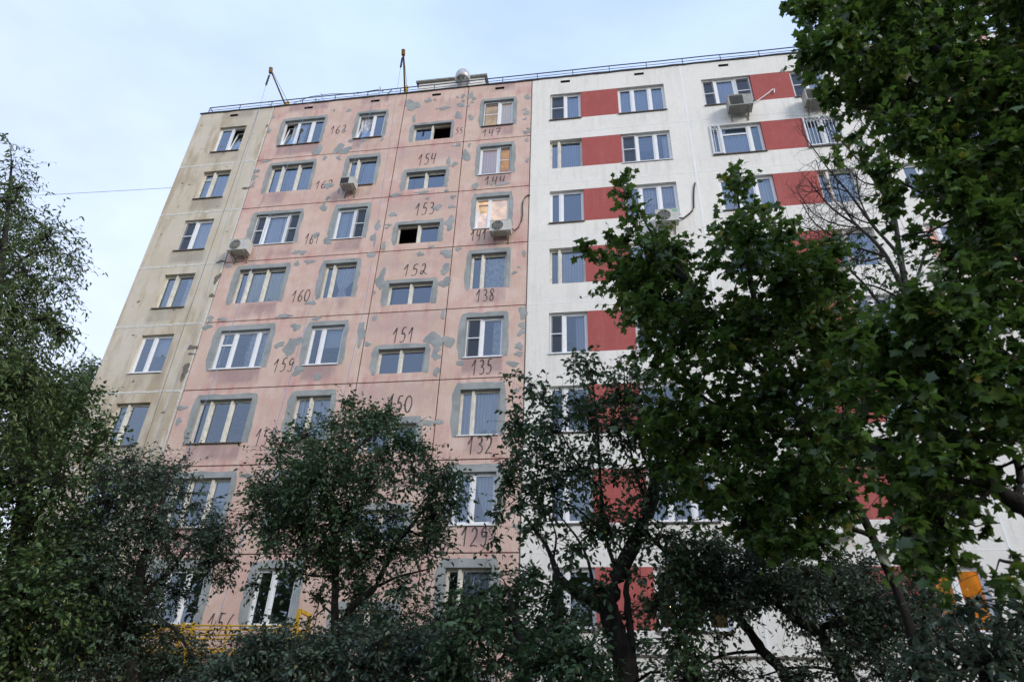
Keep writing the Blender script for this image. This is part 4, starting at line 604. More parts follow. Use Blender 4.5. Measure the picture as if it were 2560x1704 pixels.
COLS = [  # x0, x1, finish, openings (x0, x1, kind)
    (-15.56, -11.90, 'beige', [(-14.30, -13.00, 'w')]),
    (-11.90, -5.64, 'pink', [(-11.16, -9.25, 'w'), (-7.69, -6.44, 'w')]),
    (-5.64, -2.81, 'pink', [(-5.07, -3.41, 's')]),
    (-2.81, 0.0, 'pink', [(-2.08, -0.77, 'w')]),
    (0.0, 6.26, 'white', [(0.78, 5.50, 'r', 2.06, 3.60)]),
    (6.26, 12.52, 'white', [(7.01, 11.74, 'r', 8.94, 10.46)]),
    (12.52, 15.33, 'white', [(13.30, 14.60, 'w')]),
    (15.33, 18.15, 'salmon', [(15.90, 17.50, 's')]),
    (18.15, 24.40, 'white', [(18.90, 23.60, 'r', 20.8, 22.3)]),
    (24.40, 28.10, 'white', [(25.6, 26.9, 'w')]),
]
VENTS = {0: [-13.84], 1: [-10.21, -7.06], 2: [-4.25], 3: [-1.42], 4: [1.43, 4.55], 5: [8.01, 11.0], 6: [13.9], 7: [16.7], 8: [19.8], 9: [26.2]}
PT = 0.30     # panel thickness


def panel(x0, x1, z0, z1, holes, mat, vents=()):
    xs = sorted({x0, x1, *[h[0] for h in holes], *[h[1] for h in holes], *[v[0] for v in vents], *[v[1] for v in vents]})
    zs = sorted({z0, z1, *[h[2] for h in holes], *[h[3] for h in holes], *[v[2] for v in vents], *[v[3] for v in vents]})
    b = MB()
    allh = list(holes) + list(vents)
    for i in range(len(xs) - 1):
        for j in range(len(zs) - 1):
            cx, cz = (xs[i] + xs[i + 1]) / 2, (zs[j] + zs[j + 1]) / 2
            if any(h[0] < cx < h[1] and h[2] < cz < h[3] for h in allh):
                continue
            b.face([(xs[i], 0, zs[j]), (xs[i + 1], 0, zs[j]), (xs[i + 1], 0, zs[j + 1]), (xs[i], 0, zs[j + 1])])
    b.face([(x0, 0, z0), (x0, 0, z1), (x0, PT, z1), (x0, PT, z0)])
    b.face([(x1, 0, z1), (x1, 0, z0), (x1, PT, z0), (x1, PT, z1)])
    b.face([(x0, 0, z0), (x0, PT, z0), (x1, PT, z0), (x1, 0, z0)])
    b.face([(x0, 0, z1), (x1, 0, z1), (x1, PT, z1), (x0, PT, z1)])
    for h in allh:
        a, c, d, e = h[:4]
        dp = PT if h in holes else 0.16
        b.face([(a, 0, d), (a, dp, d), (a, dp, e), (a, 0, e)])
        b.face([(c, 0, e), (c, dp, e), (c, dp, d), (c, 0, d)])
        b.face([(a, 0, d), (c, 0, d), (c, dp, d), (a, dp, d)])
        b.face([(a, 0, e), (a, dp, e), (c, dp, e), (c, 0, e)])
    return b.obj('wall_panel', mat, bld)


def ring_patch(x0, x1, z0, z1, seed, wd=.2):
    """irregular grey render round three sides of an opening"""
    r = random.Random(seed)
    b = MB()
    wl_, wr_, wt = wd * r.uniform(.9, 1.2), wd * r.uniform(.8, 1.05), wd * r.uniform(.8, 1.1)
    inner, outer = [], []
    def jit(a):
        return a + r.uniform(-.028, .028)
    n = 9
    for i in range(n):
        z = z0 + (z1 - z0 + 0.03) * i / (n - 1) - (0.06 if i == 0 else 0)
        inner.append((x0, min(z, z1)))
        ww = wl_ * (0.55 + 0.45 * min(1, i / 1.5))
        outer.append((jit(x0 - ww), z + r.uniform(-.02, .02)))
    m = 8
    outer[-1] = (x0 - wl_ * .7, z1 + wt * .55)
    for i in range(m):
        f = i / (m - 1)
        inner.append((x0 + (x1 - x0) * f, z1))
        outer.append((x0 - wl_ * .45 + (x1 - x0 + wl_ * .45 + wr_ * .5) * f, jit(z1 + wt)))
    for i in range(n):
        z = z1 - (z1 - z0 + 0.03) * i / (n - 1)
        inner.append((x1, max(z, z0 - .02)))
        ww = wr_ * (0.7 if i == 0 else 1)
        outer.append((jit(x1 + ww), z + (wt * .5 if i == 0 else 0) + r.uniform(-.02, .02)))
    y = -0.006
    for i in range(len(inner) - 1):
        a, c, d, e = inner[i], inner[i + 1], outer[i + 1], outer[i]
        b.face([(a[0], y, a[1]), (e[0], y, e[1]), (d[0], y, d[1]), (c[0], y, c[1])])
        b.face([(e[0], y, e[1]), (e[0], 0.001, e[1]), (d[0], 0.001, d[1]), (d[0], y, d[1])])
    # cement returns on the reveals
    b.face([(x0 + .004, y, z0), (x0 + .004, .118, z0), (x0 + .004, .118, z1 - .004), (x0 + .004, y, z1 - .004)])
    b.face([(x1 - .004, y, z0), (x1 - .004, .118, z0), (x1 - .004, .118, z1 - .004), (x1 - .004, y, z1 - .004)])
    b.face([(x0 + .004, y, z1 - .004), (x1 - .004, y, z1 - .004), (x1 - .004, .118, z1 - .004), (x0 + .004, .118, z1 - .004)])
    return b.obj('cement_surround', M['cement'], bld)


def blob_patch(name, x, z, rx, rz, seed, mat, depth):
    r = random.Random(seed)
    n = 22
    ph = [r.uniform(0, 6.28) for _ in range(4)]
    amp = [r.uniform(.12, .30), r.uniform(.10, .24), r.uniform(.05, .16), r.uniform(.04, .12)]
    pts = []
    for i in range(n):
        a = 2 * math.pi * i / n
        k = 1 + sum(amp[j] * math.sin((j + 2) * a + ph[j]) for j in range(4)) + r.uniform(-.13, .13)
        sq = 1.0 / max(abs(math.cos(a)) ** 1.2 + abs(math.sin(a)) ** 1.2, .8) ** .25
        pts.append((x + rx * 1.05 * k * sq * math.cos(a), z + rz * 1.05 * k * sq * math.sin(a)))
    b = MB()
    b.v = [(p[0], -depth, p[1]) for p in pts] + [(p[0], 0.001, p[1]) for p in pts] + [(x, -depth - .003, z)]
    for i in range(n):
        j = (i + 1) % n
        b.f.append((i, j, 2 * n))
        b.f.append((i, n + i, n + j, j))
    b.m = [0] * len(b.f)
    return b.obj(name, mat, bld)


def strip(name, x0, x1, z0, z1, mat, proud, seed, n, jit):
    """ragged band of filler along a joint (horizontal when wide, vertical when tall)"""
    r = random.Random(seed)
    b = MB()
    hor = (x1 - x0) > (z1 - z0)
    e0, e1 = [], []
    for i in range(n + 1):
        f = i / n
        if hor:
            x = x0 + (x1 - x0) * f
            e0.append((x, z0 + r.uniform(-jit, jit)))
            e1.append((x, z1 + r.uniform(-jit, jit)))
        else:
            z = z0 + (z1 - z0) * f
            e0.append((x0 + r.uniform(-jit, jit), z))
            e1.append((x1 + r.uniform(-jit, jit), z))
    for i in range(n):
        a, c, d, e = e0[i], e0[i + 1], e1[i + 1], e1[i]
        b.face([(a[0], -proud, a[1]), (c[0], -proud, c[1]), (d[0], -proud, d[1]), (e[0], -proud, e[1])])
        b.face([(a[0], -proud, a[1]), (a[0], .001, a[1]), (c[0], .001, c[1]), (c[0], -proud, c[1])])
        b.face([(e[0], -proud, e[1]), (d[0], -proud, d[1]), (d[0], .001, d[1]), (e[0], .001, e[1])])
    return b.obj(name, mat, bld)


# --- windows
CURT_Y = 0.265


def curtain(x0, x1, z0, z1, kind, win, seed):
    r = random.Random(seed)
    spec = {'s': 'sheer', 'b': 'blue', 'y': 'cream', 'g': 'grey', 'n': 'navy', 'l': 'lace', 'k': 'blind', 'v': 'lilac', 'p': 'pinkc',
            'e': 'green', 'h': 'brownc', 'w': 'sheer', 'o': 'orange', 'm': 'warm'}
    mat = M[spec[kind[0]]]
    mode = kind[1:] if len(kind) > 1 else ''
    a0, a1 = x0, x1
    if mode == 'L':
        a1 = x0 + (x1 - x0) * .48
    elif mode == 'R':
        a0 = x0 + (x1 - x0) * .50
    nx, nz = max(6, int((a1 - a0) / 0.03)), 6
    b = MB()
    fold = 0.0 if kind[0] in 'ken' else r.uniform(.016, .03)
    ph, fq = r.uniform(0, 6), r.uniform(38, 60)
    zb = z0 + (.5 * (z1 - z0) if mode == 'T' else 0)
    for j in range(nz + 1):
        v = j / nz
        z = z1 - (z1 - zb) * v
        for i in range(nx + 1):
            u = i / nx
            lo, hi = a0, a1
            if mode == 'D':      # drape gathered at its waist
                pinch = 0.75 * math.exp(-((v - .72) / .24) ** 2)
                c_ = a0 + (a1 - a0) * .40
                lo, hi = a0 + (c_ - a0) * pinch * 1.0, a1 - (a1 - c_) * pinch
            elif mode == 'S':    # swept to one side
                hi = a1 - (a1 - a0) * .70 * v ** 1.6
            elif mode == 'Q':
                lo = a0 + (a1 - a0) * .72 * v ** 1.4
            x = lo + (hi - lo) * u
            y = CURT_Y + fold * math.sin(fq * u * (a1 - a0) + ph + 0.6 * math.sin(3 * v)) + r.uniform(-.002, .002)
            b.v.append((x, y, z))
    for j in range(nz):
        for i in range(nx):
            k = j * (nx + 1) + i
            b.f.append((k, k + 1, k + nx + 2, k + nx + 1))
    b.m = [0] * len(b.f)
    return b.obj('curtain', mat, win, smooth=True)


def rect_frame(b, x0, x1, z0, z1, w, y0, y1, mi=0):
    b.box(x0, x0 + w, y0, y1, z0, z1, mi)
    b.box(x1 - w, x1, y0, y1, z0, z1, mi)
    b.box(x0 + w, x1 - w, y0, y1, z0, z0 + w, mi)
    b.box(x0 + w, x1 - w, y0, y1, z1 - w, z1, mi)


def window(x0, x1, z0, z1, kind='P', m=(.47,), net=(), tilt=(), open_=(), tr=None, cur=None, lit=None, sill='d', plants=(), lamps=(), label=None, seed=0, bars=()):
    """kind P: white plastic, W: old wooden cream"""
    tr, cur = tr or {}, cur or {}
    mat = M['pvc'] if kind == 'P' else M['wood']
    yf = 0.11 if kind == 'P' else 0.145
    ew, mw, sw = (.055, .085, .048) if kind == 'P' else (.05, .085, .035)
    b = MB()
    rect_frame(b, x0 + .003, x1 - .003, z0 + .003, z1 - .003, ew, yf, yf + .075)
    edges = [x0 + ew] + [x0 + (x1 - x0) * f for f in m] + [x1 - ew]
    for f in m:
        cx = x0 + (x1 - x0) * f
        if kind == 'P':
            b.box(cx - mw / 2, cx + mw / 2, yf - .004, yf + .07, z0 + ew, z1 - ew)
        else:
            b.box(cx - mw / 2, cx + mw / 2, yf - .075, yf + .07, z0 + .01, z1 - .02)
    sashes = []
    for i in range(len(edges) - 1):
        a = edges[i] + (mw / 2 if i else 0)
        c = edges[i + 1] - (mw / 2 if i < len(edges) - 2 else 0)
        sashes.append((a, c, z0 + ew, z1 - ew))
    for i, (a, c, d, e) in enumerate(sashes):
        if i in tilt or i in open_:
            continue
        rect_frame(b, a, c, d, e, sw, yf + .012, yf + .06)
        if i in tr:
            zt = d + (e - d) * tr[i]
            b.box(a + sw, c - sw, yf + .008, yf + .062, zt - .035, zt + .035)
    win = b.obj('window', mat, bld)
    if label:
        win['label'] = label
    for i, (a, c, d, e) in enumerate(sashes):
        if i in open_:
            continue
        if i in tilt:
            s = MB()
            h = e - d
            rect_frame(s, a, c, 0, h, .052, 0, .05)
            so = s.obj('sash', mat, win)
            so.location = (0, yf + .02, d)
            so.rotation_euler = (math.radians(-9), 0, 0)
            g = MB()
            g.face([(a + .05, .025, .05), (c - .05, .025, .05), (c - .05, .025, h - .05), (a + .05, .025, h - .05)])
            go = g.obj('pane', M['glass'], win)
            go.location = so.location
            go.rotation_euler = so.rotation_euler
            continue
        g = MB()
        tw = random.Random(seed * 7 + i).uniform(-.004, .004)
        g.face([(a + sw, yf + .035 + tw, d + sw), (c - sw, yf + .035 - tw, d + sw), (c - sw, yf + .035 - tw * .5, e - sw), (a + sw, yf + .035 + tw * .7, e - sw)])
        g.obj('pane', M['glass'], win)
        if i in net:
            g = MB()
            rect_frame(g, a - .015, c + .015, d - .01, e + .01, .026, yf - .035, yf - .02)
            zm = d + (e - d) * .5
            g.box(a + .011, c - .011, yf - .034, yf - .021, zm - .017, zm + .017)
            g.face([(a + .011, yf - .027, d + .016), (c - .011, yf - .027, d + .016), (c - .011, yf - .027, e - .016), (a + .011, yf - .027, e - .016)], 1)
            g.obj('mosquito_screen', [M['pvc'], M['screen']], win)
    for i, kd in cur.items():
        if i == 'all':
            curtain(x0 + .02, x1 - .02, z0 + .004, z1 - .004, kd, win, seed)
        else:
            a, c, d, e = sashes[i]
            curtain(max(a - .03, x0 + .005), min(c + .03, x1 - .005), z0 + .004, z1 - .004, kd, win, seed + i)
    if lit:
        g = MB()
        X0, X1, Za, Zb, Y0, Y1 = x0 - .45, x1 + .45, z0 - .4, z1 + .22, .50, 2.3
        g.face([(X0, Y1, Za), (X1, Y1, Za), (X1, Y1, Zb), (X0, Y1, Zb)])
        g.face([(X0, Y0, Za), (X0, Y1, Za), (X0, Y1, Zb), (X0, Y0, Zb)])
        g.face([(X1, Y1, Za), (X1, Y0, Za), (X1, Y0, Zb), (X1, Y1, Zb)])
        g.face([(X0, Y0, Zb), (X0, Y1, Zb), (X1, Y1, Zb), (X1, Y0, Zb)])
        g.obj('lit_room', M[lit], win)  # walls and ceiling glow themselves, standing in for lamp light
    for (fx, fz, rr, yy) in lamps:
        g = MB()
        cx, cz = x0 + (x1 - x0) * fx, z0 + (z1 - z0) * fz
        g.lathe(cx, yy, [(0.001, cz - rr), (rr * .7, cz - rr * .7), (rr, cz), (rr * .7, cz + rr * .7), (0.001, cz + rr)], 10)
        g.obj('lamp', M['lamp'], win, True)
    for fx in plants:
        g = MB()
        rr = random.Random(seed * 3 + int(fx * 100))
        cx = x0 + (x1 - x0) * fx
        g.lathe(cx, .27, [(0.001, z0 + .005), (.05, z0 + .005), (.065, z0 + .11), (.001, z0 + .105)], 8)
        for _ in range(16):
            p = Vector((cx, .27, z0 + .1))
            d_ = Vector((rr.uniform(-1, 1), rr.uniform(-.35, .35), rr.uniform(.4, 1.4))).normalized() * rr.uniform(.1, .24)
            s_ = d_.cross(Vector((0, 1, 0))).normalized() * .022
            g.face([p, p + d_ * .6 + s_, p + d_, p + d_ * .6 - s_])
        g.obj('house_plant', M['plant'], win)
    if sill:
        g = MB()
        o_ = .028 if sill == 'd' else .02
        ys = -.055 if sill == 'd' else -.04
        g.face([(x0 - o_, ys, z0 - .012), (x1 + o_, ys, z0 - .012), (x1 + o_, yf, z0 + .006), (x0 - o_, yf, z0 + .006)])
        g.face([(x0 - o_, ys, z0 - .05), (x1 + o_, ys, z0 - .05), (x1 + o_, ys, z0 - .012), (x0 - o_, ys, z0 - .012)])
        g.face([(x0 - o_, ys, z0 - .05), (x0 - o_, -.008, z0 - .03), (x1 + o_, -.008, z0 - .03), (x1 + o_, ys, z0 - .05)])
        g.face([(x0 - o_, ys, z0 - .05), (x0 - o_, ys, z0 - .012), (x0 - o_, -.008, z0 - .006), (x0 - o_, -.008, z0 - .03)])
        g.face([(x1 + o_, ys, z0 - .05), (x1 + o_, -.008, z0 - .03), (x1 + o_, -.008, z0 - .006), (x1 + o_, ys, z0 - .012)])
        g.obj('sill', M['sill'] if sill == 'd' else M['sillw'], win)
    if bars:
        g = MB()
        for (fa, fb, ornate) in bars:
            A, B = x0 + (x1 - x0) * fa, x0 + (x1 - x0) * fb
            rect_frame(g, A, B, z0 + .02, z1 - .02, .055, -.055, -.015)
            n = max(3, int((B - A) / .11))
            for i in range(1, n):
                xx = A + (B - A) * i / n
                g.tube([(xx, -.035, z0 + .05), (xx, -.035, z1 - .25 if ornate else z1 - .05)], .014, 5)
                if ornate and i < n:
                    dx = (B - A) / n
                    g.tube([(xx, -.035, z1 - .26), (xx - dx * .5, -.035, z1 - .16), (xx, -.035, z1 - .055)], .014, 5)
                    g.tube([(xx, -.035, z1 - .26), (xx + dx * .5, -.035, z1 - .16), (xx, -.035, z1 - .055)], .014, 5)
        g.obj('security_grille', M['grille'], win)
    return win


# what every window looks like, from the ninth floor down; key = column, index of the opening
WIN = {
    'beige': [
        dict(kind='P', m=(.50,), tilt=(1,), plants=(.12,)),
        dict(kind='W', m=(.40,), cur={'all': 'b'}, tr={0: .78}),
        dict(kind='P', m=(.42,), net=(0,), cur={1: 's'}),
        dict(kind='W', m=(.40,), cur={0: 'g', 1: 'lR'}),
        dict(kind='P', m=(.42,), cur={1: 'kT'}, sill='w'),
        dict(kind='W', m=(.36,), cur={}),
        dict(kind='P', m=(.45,)),
        dict(kind='P', m=(.45,)),
        dict(kind='W', m=(.40,))],
    'p1': [
        dict(kind='P', m=(.34, .70), tilt=(0,), cur={0: 'sR', 1: 'lL'}),
        dict(kind='W', m=(.27, .66), cur={'all': 'b'}, sill=None),
        dict(kind='P', m=(.25, .74), net=(0, 2), cur={1: 's'}, sill='w'),
        dict(kind='W', m=(.22, .60), cur={0: 'g', 1: 'y', 2: 'y'}, plants=(.4, .75), sill=None),
        dict(kind='P', m=(.31, .77), tr={0: .66}, cur={1: 'lR', 2: 'l'}, sill='w'),
        dict(kind='W', m=(.22, .61), plants=(.52,)),
        dict(kind='W', m=(.26, .66), cur={2: 'kT'}),
        dict(kind='P', m=(.33, .68)),
        dict(kind='P', m=(.33, .68))],
    'p2': [
        dict(kind='P', m=(.56,), tilt=(0,), cur={0: 'lD'}, plants=(.2,)),
        dict(kind='W', m=(.33,), cur={'all': 'b'}),
        dict(kind='P', m=(.60,), net=(1,), cur={0: 'k'}, sill='w'),
        dict(kind='W', m=(.28,), cur={0: 'g', 1: 'sD'}, sill=None),
        dict(kind='P', m=(.36,), sill='w', cur={1: 'kT'}),
        dict(kind='W', m=(.42,), cur={'all': 's'}),
        dict(kind='W', m=(.4,), cur={'all': 's'}),
        dict(kind='P', m=(.42,), sill='w'),
        dict(kind='P', m=(.42,), sill='w')],
    'st': [
        dict(kind='W', m=(.5,), open_=(1,), cur={0: 'n'}, sill=None),
        dict(kind='W', m=(.5,), cur={0: 'n', 1: 'n'}, sill=None),
        dict(kind='W', m=(.5,), open_=(0,), cur={1: 'n'}, sill=None),
        dict(kind='W', m=(.5,), cur={0: 'n', 1: 'n'}, sill=None),
        dict(kind='W', m=(.48,), cur={0: 'n', 1: 'n'}, sill=None),
        dict(kind='W', m=(.5,), cur={0: 'n', 1: 'g'}, sill=None)] + [dict(kind='W', m=(.5,), cur={0: 'n'}, sill=None)] * 3,
    'ki': [
        dict(kind='P', m=(.52,), net=(0,), cur={1: 'y'}, lit='warmd', lamps=((.26, .33, .045, 1.1), (.15, .36, .03, 1.2)), label='kitchen window with a lit chandelier and pleated cream curtain'),
        dict(kind='P', m=(.60,), net=(1,), cur={0: 's'}, lit='amber', plants=(.82, .70), lamps=((.80, .10, .03, .6),), label='amber lit window with a drawn white curtain and plants', sill='w'),
        dict(kind='P', m=(.40,), tilt=(0,), cur={}, lit='warm', lamps=((.72, .42, .09, 1.3),), label='brightly lit warm window above an air conditioner', sill='w'),
        dict(kind='W', m=(.32,), cur={1: 'l', 0: 'g'}, sill=None),
        dict(kind='P', m=(.42,), net=(0,), cur={1: 'lR'}, sill='w'),
        dict(kind='W', m=(.32,), cur={0: 's', 1: 's'}, plants=(.6, .8), sill='w'),
        dict(kind='P', m=(.45,), cur={0: 'k', 1: 'sQ'}, sill='w'),
        dict(kind='W', m=(.30,), cur={1: 'sT'}),
        dict(kind='P', m=(.45,))],
    'w1': [
        dict(kind='P', m=(.49,), net=(0,), cur={'all': 'b'}),
        dict(kind='W', m=(.28,), cur={'all': 'b'}, sill=None),
        dict(kind='P', m=(.34,), cur={'all': 'n'}, plants=(.62, .85)),
        dict(kind='W', m=(.28,), cur={0: 'g', 1: 's'}, sill=None),
        dict(kind='P', m=(.38,), net=(0,), cur={1: 'bR'}, lamps=((.60, .27, .055, .9), (.60, .12, .03, .9), (.55, .2, .03, .95)), sill='w', label='white window with a lit chandelier beside a red panel'),
        dict(kind='P', m=(.4,)), dict(kind='P', m=(.4,), cur={1: 'sT'}), dict(kind='P', m=(.4,)), dict(kind='P', m=(.4,))],
    'w2': [
        dict(kind='P', m=(.31, .68), cur={'all': 'b'}, plants=(.82,)),
        dict(kind='P', m=(.31, .69), net=(0,), cur={0: 'b', 2: 'sR', 1: 'nT'}, sill='w'),
        dict(kind='P', m=(.30, .66), cur={'all': 'v', 1: 'sT', 2: 'sT'}, plants=(.2, .5, .75), sill='w'),
        dict(kind='P', m=(.33, .67), cur={'all': 's'}),
        dict(kind='P', m=(.30, .64), net=(0,), cur={1: 's', 2: 's'}, sill='w'),
        dict(kind='P', m=(.33, .67)), dict(kind='P', m=(.33, .67), cur={0: 'sL'}),
        dict(kind='P', m=(.33, .67), lit='warmdd', lamps=((.30, .45, .05, 1.0), (.36, .48, .04, 1.1), (.25, .5, .035, 1.2)), label='dim window with a small glowing chandelier'),
        dict(kind='P', m=(.33, .67))],
    'w3': [
        dict(kind='P', m=(.27, .68), net=(0, 2), cur={0: 'h', 1: 'p', 2: 'h'}),
        dict(kind='P', m=(.20, .76), tr={1: .74}, cur={1: 'b', 2: 'e', 0: 'g'}, bars=((0.0, .20, True),), label='window with a narrow barred sash and a green blind'),
        dict(kind='P', m=(.33, .67), cur={'all': 's'}),
        dict(kind='P', m=(.33, .67), cur={1: 'sT'}), dict(kind='P', m=(.33, .67), cur={'all': 's'}),
        dict(kind='P', m=(.33, .67)), dict(kind='P', m=(.33, .67), cur={0: 'sL', 1: 'l'}, sill='w'),
        dict(kind='P', m=(.33, .67), cur={1: 'sL'}), dict(kind='P', m=(.33, .67))],
    'w4': [
        dict(kind='P', m=(.45,), net=(0,), cur={0: 'h', 1: 'v'}),
        dict(kind='P', m=(.5,), cur={1: 'nT'}, bars=((0.0, .5, True), (.5, 1.0, True)), label='window behind a white ornate security grille'),
        dict(kind='W', m=(.28,), cur={0: 'b', 1: 'k'}, sill=None),
        dict(kind='W', m=(.28,), cur={'all': 'b'}, sill=None),
        dict(kind='P', m=(.45,), cur={1: 's'}), dict(kind='P', m=(.45,)), dict(kind='P', m=(.45,), cur={1: 's'}),
        dict(kind='P', m=(.45,), cur={0: 'o', 1: 'o'}, lit='orange', label='window glowing orange beside a red panel'),
        dict(kind='P', m=(.45,))],
    'wk': [dict(kind='P', m=(.45,), cur={0: 'y'}, lit='warmd'), dict(kind='P', m=(.45,)), dict(kind='P', m=(.45,), cur={1: 's'}),
           dict(kind='P', m=(.35,), cur={0: 'o', 1: 'p'}, label='window with one orange lit sash')] + [dict(kind='P', m=(.45,), cur={1: 's'})] * 5,
    'wf': [dict(kind='P', m=(.45,), cur={0: 's'})] * 9,
    'wg': [dict(kind='P', m=(.33, .67), cur={1: 's'})] * 9,
}
KEYS = {0: ['beige'], 1: ['p1', 'p2'], 2: ['st'], 3: ['ki'], 4: ['w1', 'w2'], 5: ['w3', 'w4'], 6: ['wk'], 7: ['st'], 8: ['wg', 'wf'], 9: ['wf']}

sid = 0
for fl in range(1, 10):
    zf = Z1 + (fl - 1) * FH
    row = 9 - fl
    for ci, (cx0, cx1, fin, ops) in enumerate(COLS):
        g = 0.019 if fin == 'pink' else (0.012 if fin == 'beige' else 0.0)
        zb, zt = zf + g, (zf + FH - g if fl < 9 else ZTOP)
        gx = 0.019 if fin == 'pink' else (0.012 if fin == 'beige' else 0.0)
        x0, x1 = cx0 + (gx if ci else 0), cx1 - gx
        holes, wins, vents = [], [], []
        for op in ops:
            if op[2] == 's':
                za, zc = zf + .32, zf + 1.28
            else:
                za, zc = zf + .81, zf + 2.40
            holes.append((op[0], op[1], za, zc))
            if op[2] == 'r':
                wins += [(op[0], op[3], za, zc), (op[4], op[1], za, zc)]
                rp = MB().box(op[3] + .002, op[4] - .002, 0.003, PT - .01, za - .004, zc + .004)
                rp.obj('red_panel', M['red'], bld)
            else:
                wins.append((op[0], op[1], za, zc))
        if fl == 9:
            for vx in VENTS[ci]:
                vents.append((vx - .20, vx + .20, 26.50, 26.65))
        panel(x0, x1, zb, zt, holes, M[fin], vents)
        for v in vents:
            b = MB()  # near-black back and lining: the slot's inner shade put into the colour
            b.face([(v[0], .155, v[2]), (v[1], .15, v[2]), (v[1], .15, v[3]), (v[0], .15, v[3])])
            e = .004
            b.face([(v[0], .003, v[3] - e), (v[0], .155, v[3] - e), (v[1], .155, v[3] - e), (v[1], .003, v[3] - e)])
            b.face([(v[0] + e, .003, v[2]), (v[0] + e, .155, v[2]), (v[0] + e, .155, v[3]), (v[0] + e, .003, v[3])])
            b.face([(v[1] - e, .003, v[2]), (v[1] - e, .155, v[2]), (v[1] - e, .155, v[3]), (v[1] - e, .003, v[3])])
            for q in range(1, 5):
                xx = v[0] + (v[1] - v[0]) * q / 5
                b.box(xx - .008, xx + .008, .06, .08, v[2], v[3])
            b.obj('vent', M['cable'], bld)
        for wi, w in enumerate(wins):
            sp = dict(WIN[KEYS[ci][wi]][row])
            if ci == 7:
                sp = dict(kind='P', m=(.5,), sill=None)
            sp['seed'] = fl * 31 + ci * 7 + wi
            window(*w, **sp)
            if fin == 'pink':
                ring_patch(*w, seed=fl * 13 + ci * 3 + wi, wd=.145 + .016 * row)
        # joint fillers
        if fin == 'beige' and fl < 9:
            strip('joint_filler', cx0 + .01, cx1 - .05, zf + FH - .035, zf + FH + .05, M['mortar'], .007, fl, 22, .016)
        if fin == 'white' and fl < 9:
            strip('joint_filler', cx0 + .03, cx1 - .04, zf + FH - .012, zf + FH + .014, M['seam'], .004, fl + ci * 10, 4, .001)
# vertical seams
strip('joint_filler', -11.99, -11.915, Z1, ZTOP - .01, M['mortar'], .009, 77, 110, .018)
strip('joint_filler', 6.225, 6.295, Z1, ZTOP - .01, M['seam'], .006, 78, 8, .001)
strip('joint_filler', 12.485, 12.555, Z1, ZTOP - .01, M['seam'], .006, 79, 8, .001)
for xx in (15.33, 18.15, 24.4):
    strip('joint_filler', xx - .03, xx + .03, Z1, ZTOP - .01, M['seam'], .006, 80, 8, .001)
MB().box(-0.014, 0.014, -.012, .05, Z1, ZTOP - .01).obj('section_joint', M['core'], bld)
MB().box(0.03, 28.1, -.05, -.002, 3.99, 4.035).obj('drip_ledge', M['sill'], bld)

# hidden bones: slabs, cross walls, gables, roof
for fl in range(1, 11):
    z = Z1 + (fl - 1) * FH
    MB().box(-15.4, 28.0, .045, 11.7, z - .11, z + .09).obj('floor_slab', M['core'] if fl > 1 else M['core'], bld)
for xx in (-11.9, -5.64, -2.81, 0.0, 6.26, 12.52, 15.33, 18.15, 24.4):
    MB().box(xx - .08, xx + .08, .06, 11.6, 0.0, ZTOP - .3).obj('cross_wall', M['core'], bld)
for fl in range(1, 10):
    z = Z1 + (fl - 1) * FH
    MB().box(-15.3, 27.9, 3.6, 3.7, z + .1, z + FH - .12).obj('partition', M['room'], bld)
MB().box(-15.55, -15.27, PT + .002, 12.0, 0.3, ZTOP - .002).obj('gable_wall', M['beige'], bld)
MB().box(27.82, 28.09, PT + .002, 12.0, 0.3, ZTOP - .002).obj('gable_wall', M['white'], bld)
MB().box(-15.27, 27.82, 11.7, 12.0, 0.3, ZTOP - .002).obj('rear_wall', M['beige'], bld)
MB().box(-15.5, 28.05, .05, 11.9, 0, 1.0).obj('plinth', M['plinth'], bld)
MB().box(-15.2, 27.8, .31, 11.6, ZTOP - .25, ZTOP - .06).obj('roof_slab', M['flash'], bld)
# ragged roof flashing along the parapet
r = random.Random(5)
b = MB()
xs = [-15.60 + i * .45 for i in range(98)]
ed = [(x, ZTOP + .005 + r.uniform(-.028, .012), ZTOP + .055 + r.uniform(-.012, .02)) for x in xs if x < 28.1]
for i in range(len(ed) - 1):
    x0, a0, c0 = ed[i]
    x1, a1, c1 = ed[i + 1]
    b.face([(x0, -.045, a0), (x1, -.045, a1), (x1, -.045, c1), (x0, -.045, c0)])
    b.face([(x0, -.045, c0), (x1, -.045, c1), (x1, .42, c1), (x0, .42, c0)])
    b.face([(x0, -.045, a0), (x0, .0, a0 + .01), (x1, .0, a1 + .01), (x1, -.045, a1)])
b.obj('roof_flashing', M['flash'], bld)

# roof railing: each post a piece of it
rail = MB()
for zz, rr in ((27.58, .026), (27.38, .014), (27.22, .014), (27.08, .012)):
    rail.tube([(-15.42, .22, zz)] + [(x, .22 + .012 * math.sin(x * 3), zz + .012 * math.sin(x * 1.9)) for x in np.arange(-13.5, 27.5, 1.9)] + [(28.0, .22, zz)], rr, 6)
rail.tube([(-15.42, .22, 27.58), (-15.45, 1.2, 27.58), (-15.45, 11.8, 27.52)], .021, 6)
railing = rail.obj('roof_railing', M['rail'], bld)
post = MB()
post.tube([(0, 0, 0), (0, 0, .70)], .020, 6)
post.tube([(0, .3, .02), (0, 0, .42)], .010, 5)
post_me = post.mesh('railing_post', M['rail'])
for i, x in enumerate(np.arange(-15.42, 27.9, 1.563)):
    o = link('railing_post', post_me, None, railing)
    o.location = (x, .22, ZTOP + .03)
    o.rotation_euler = (0, rnd.uniform(-.05, .05), 0)

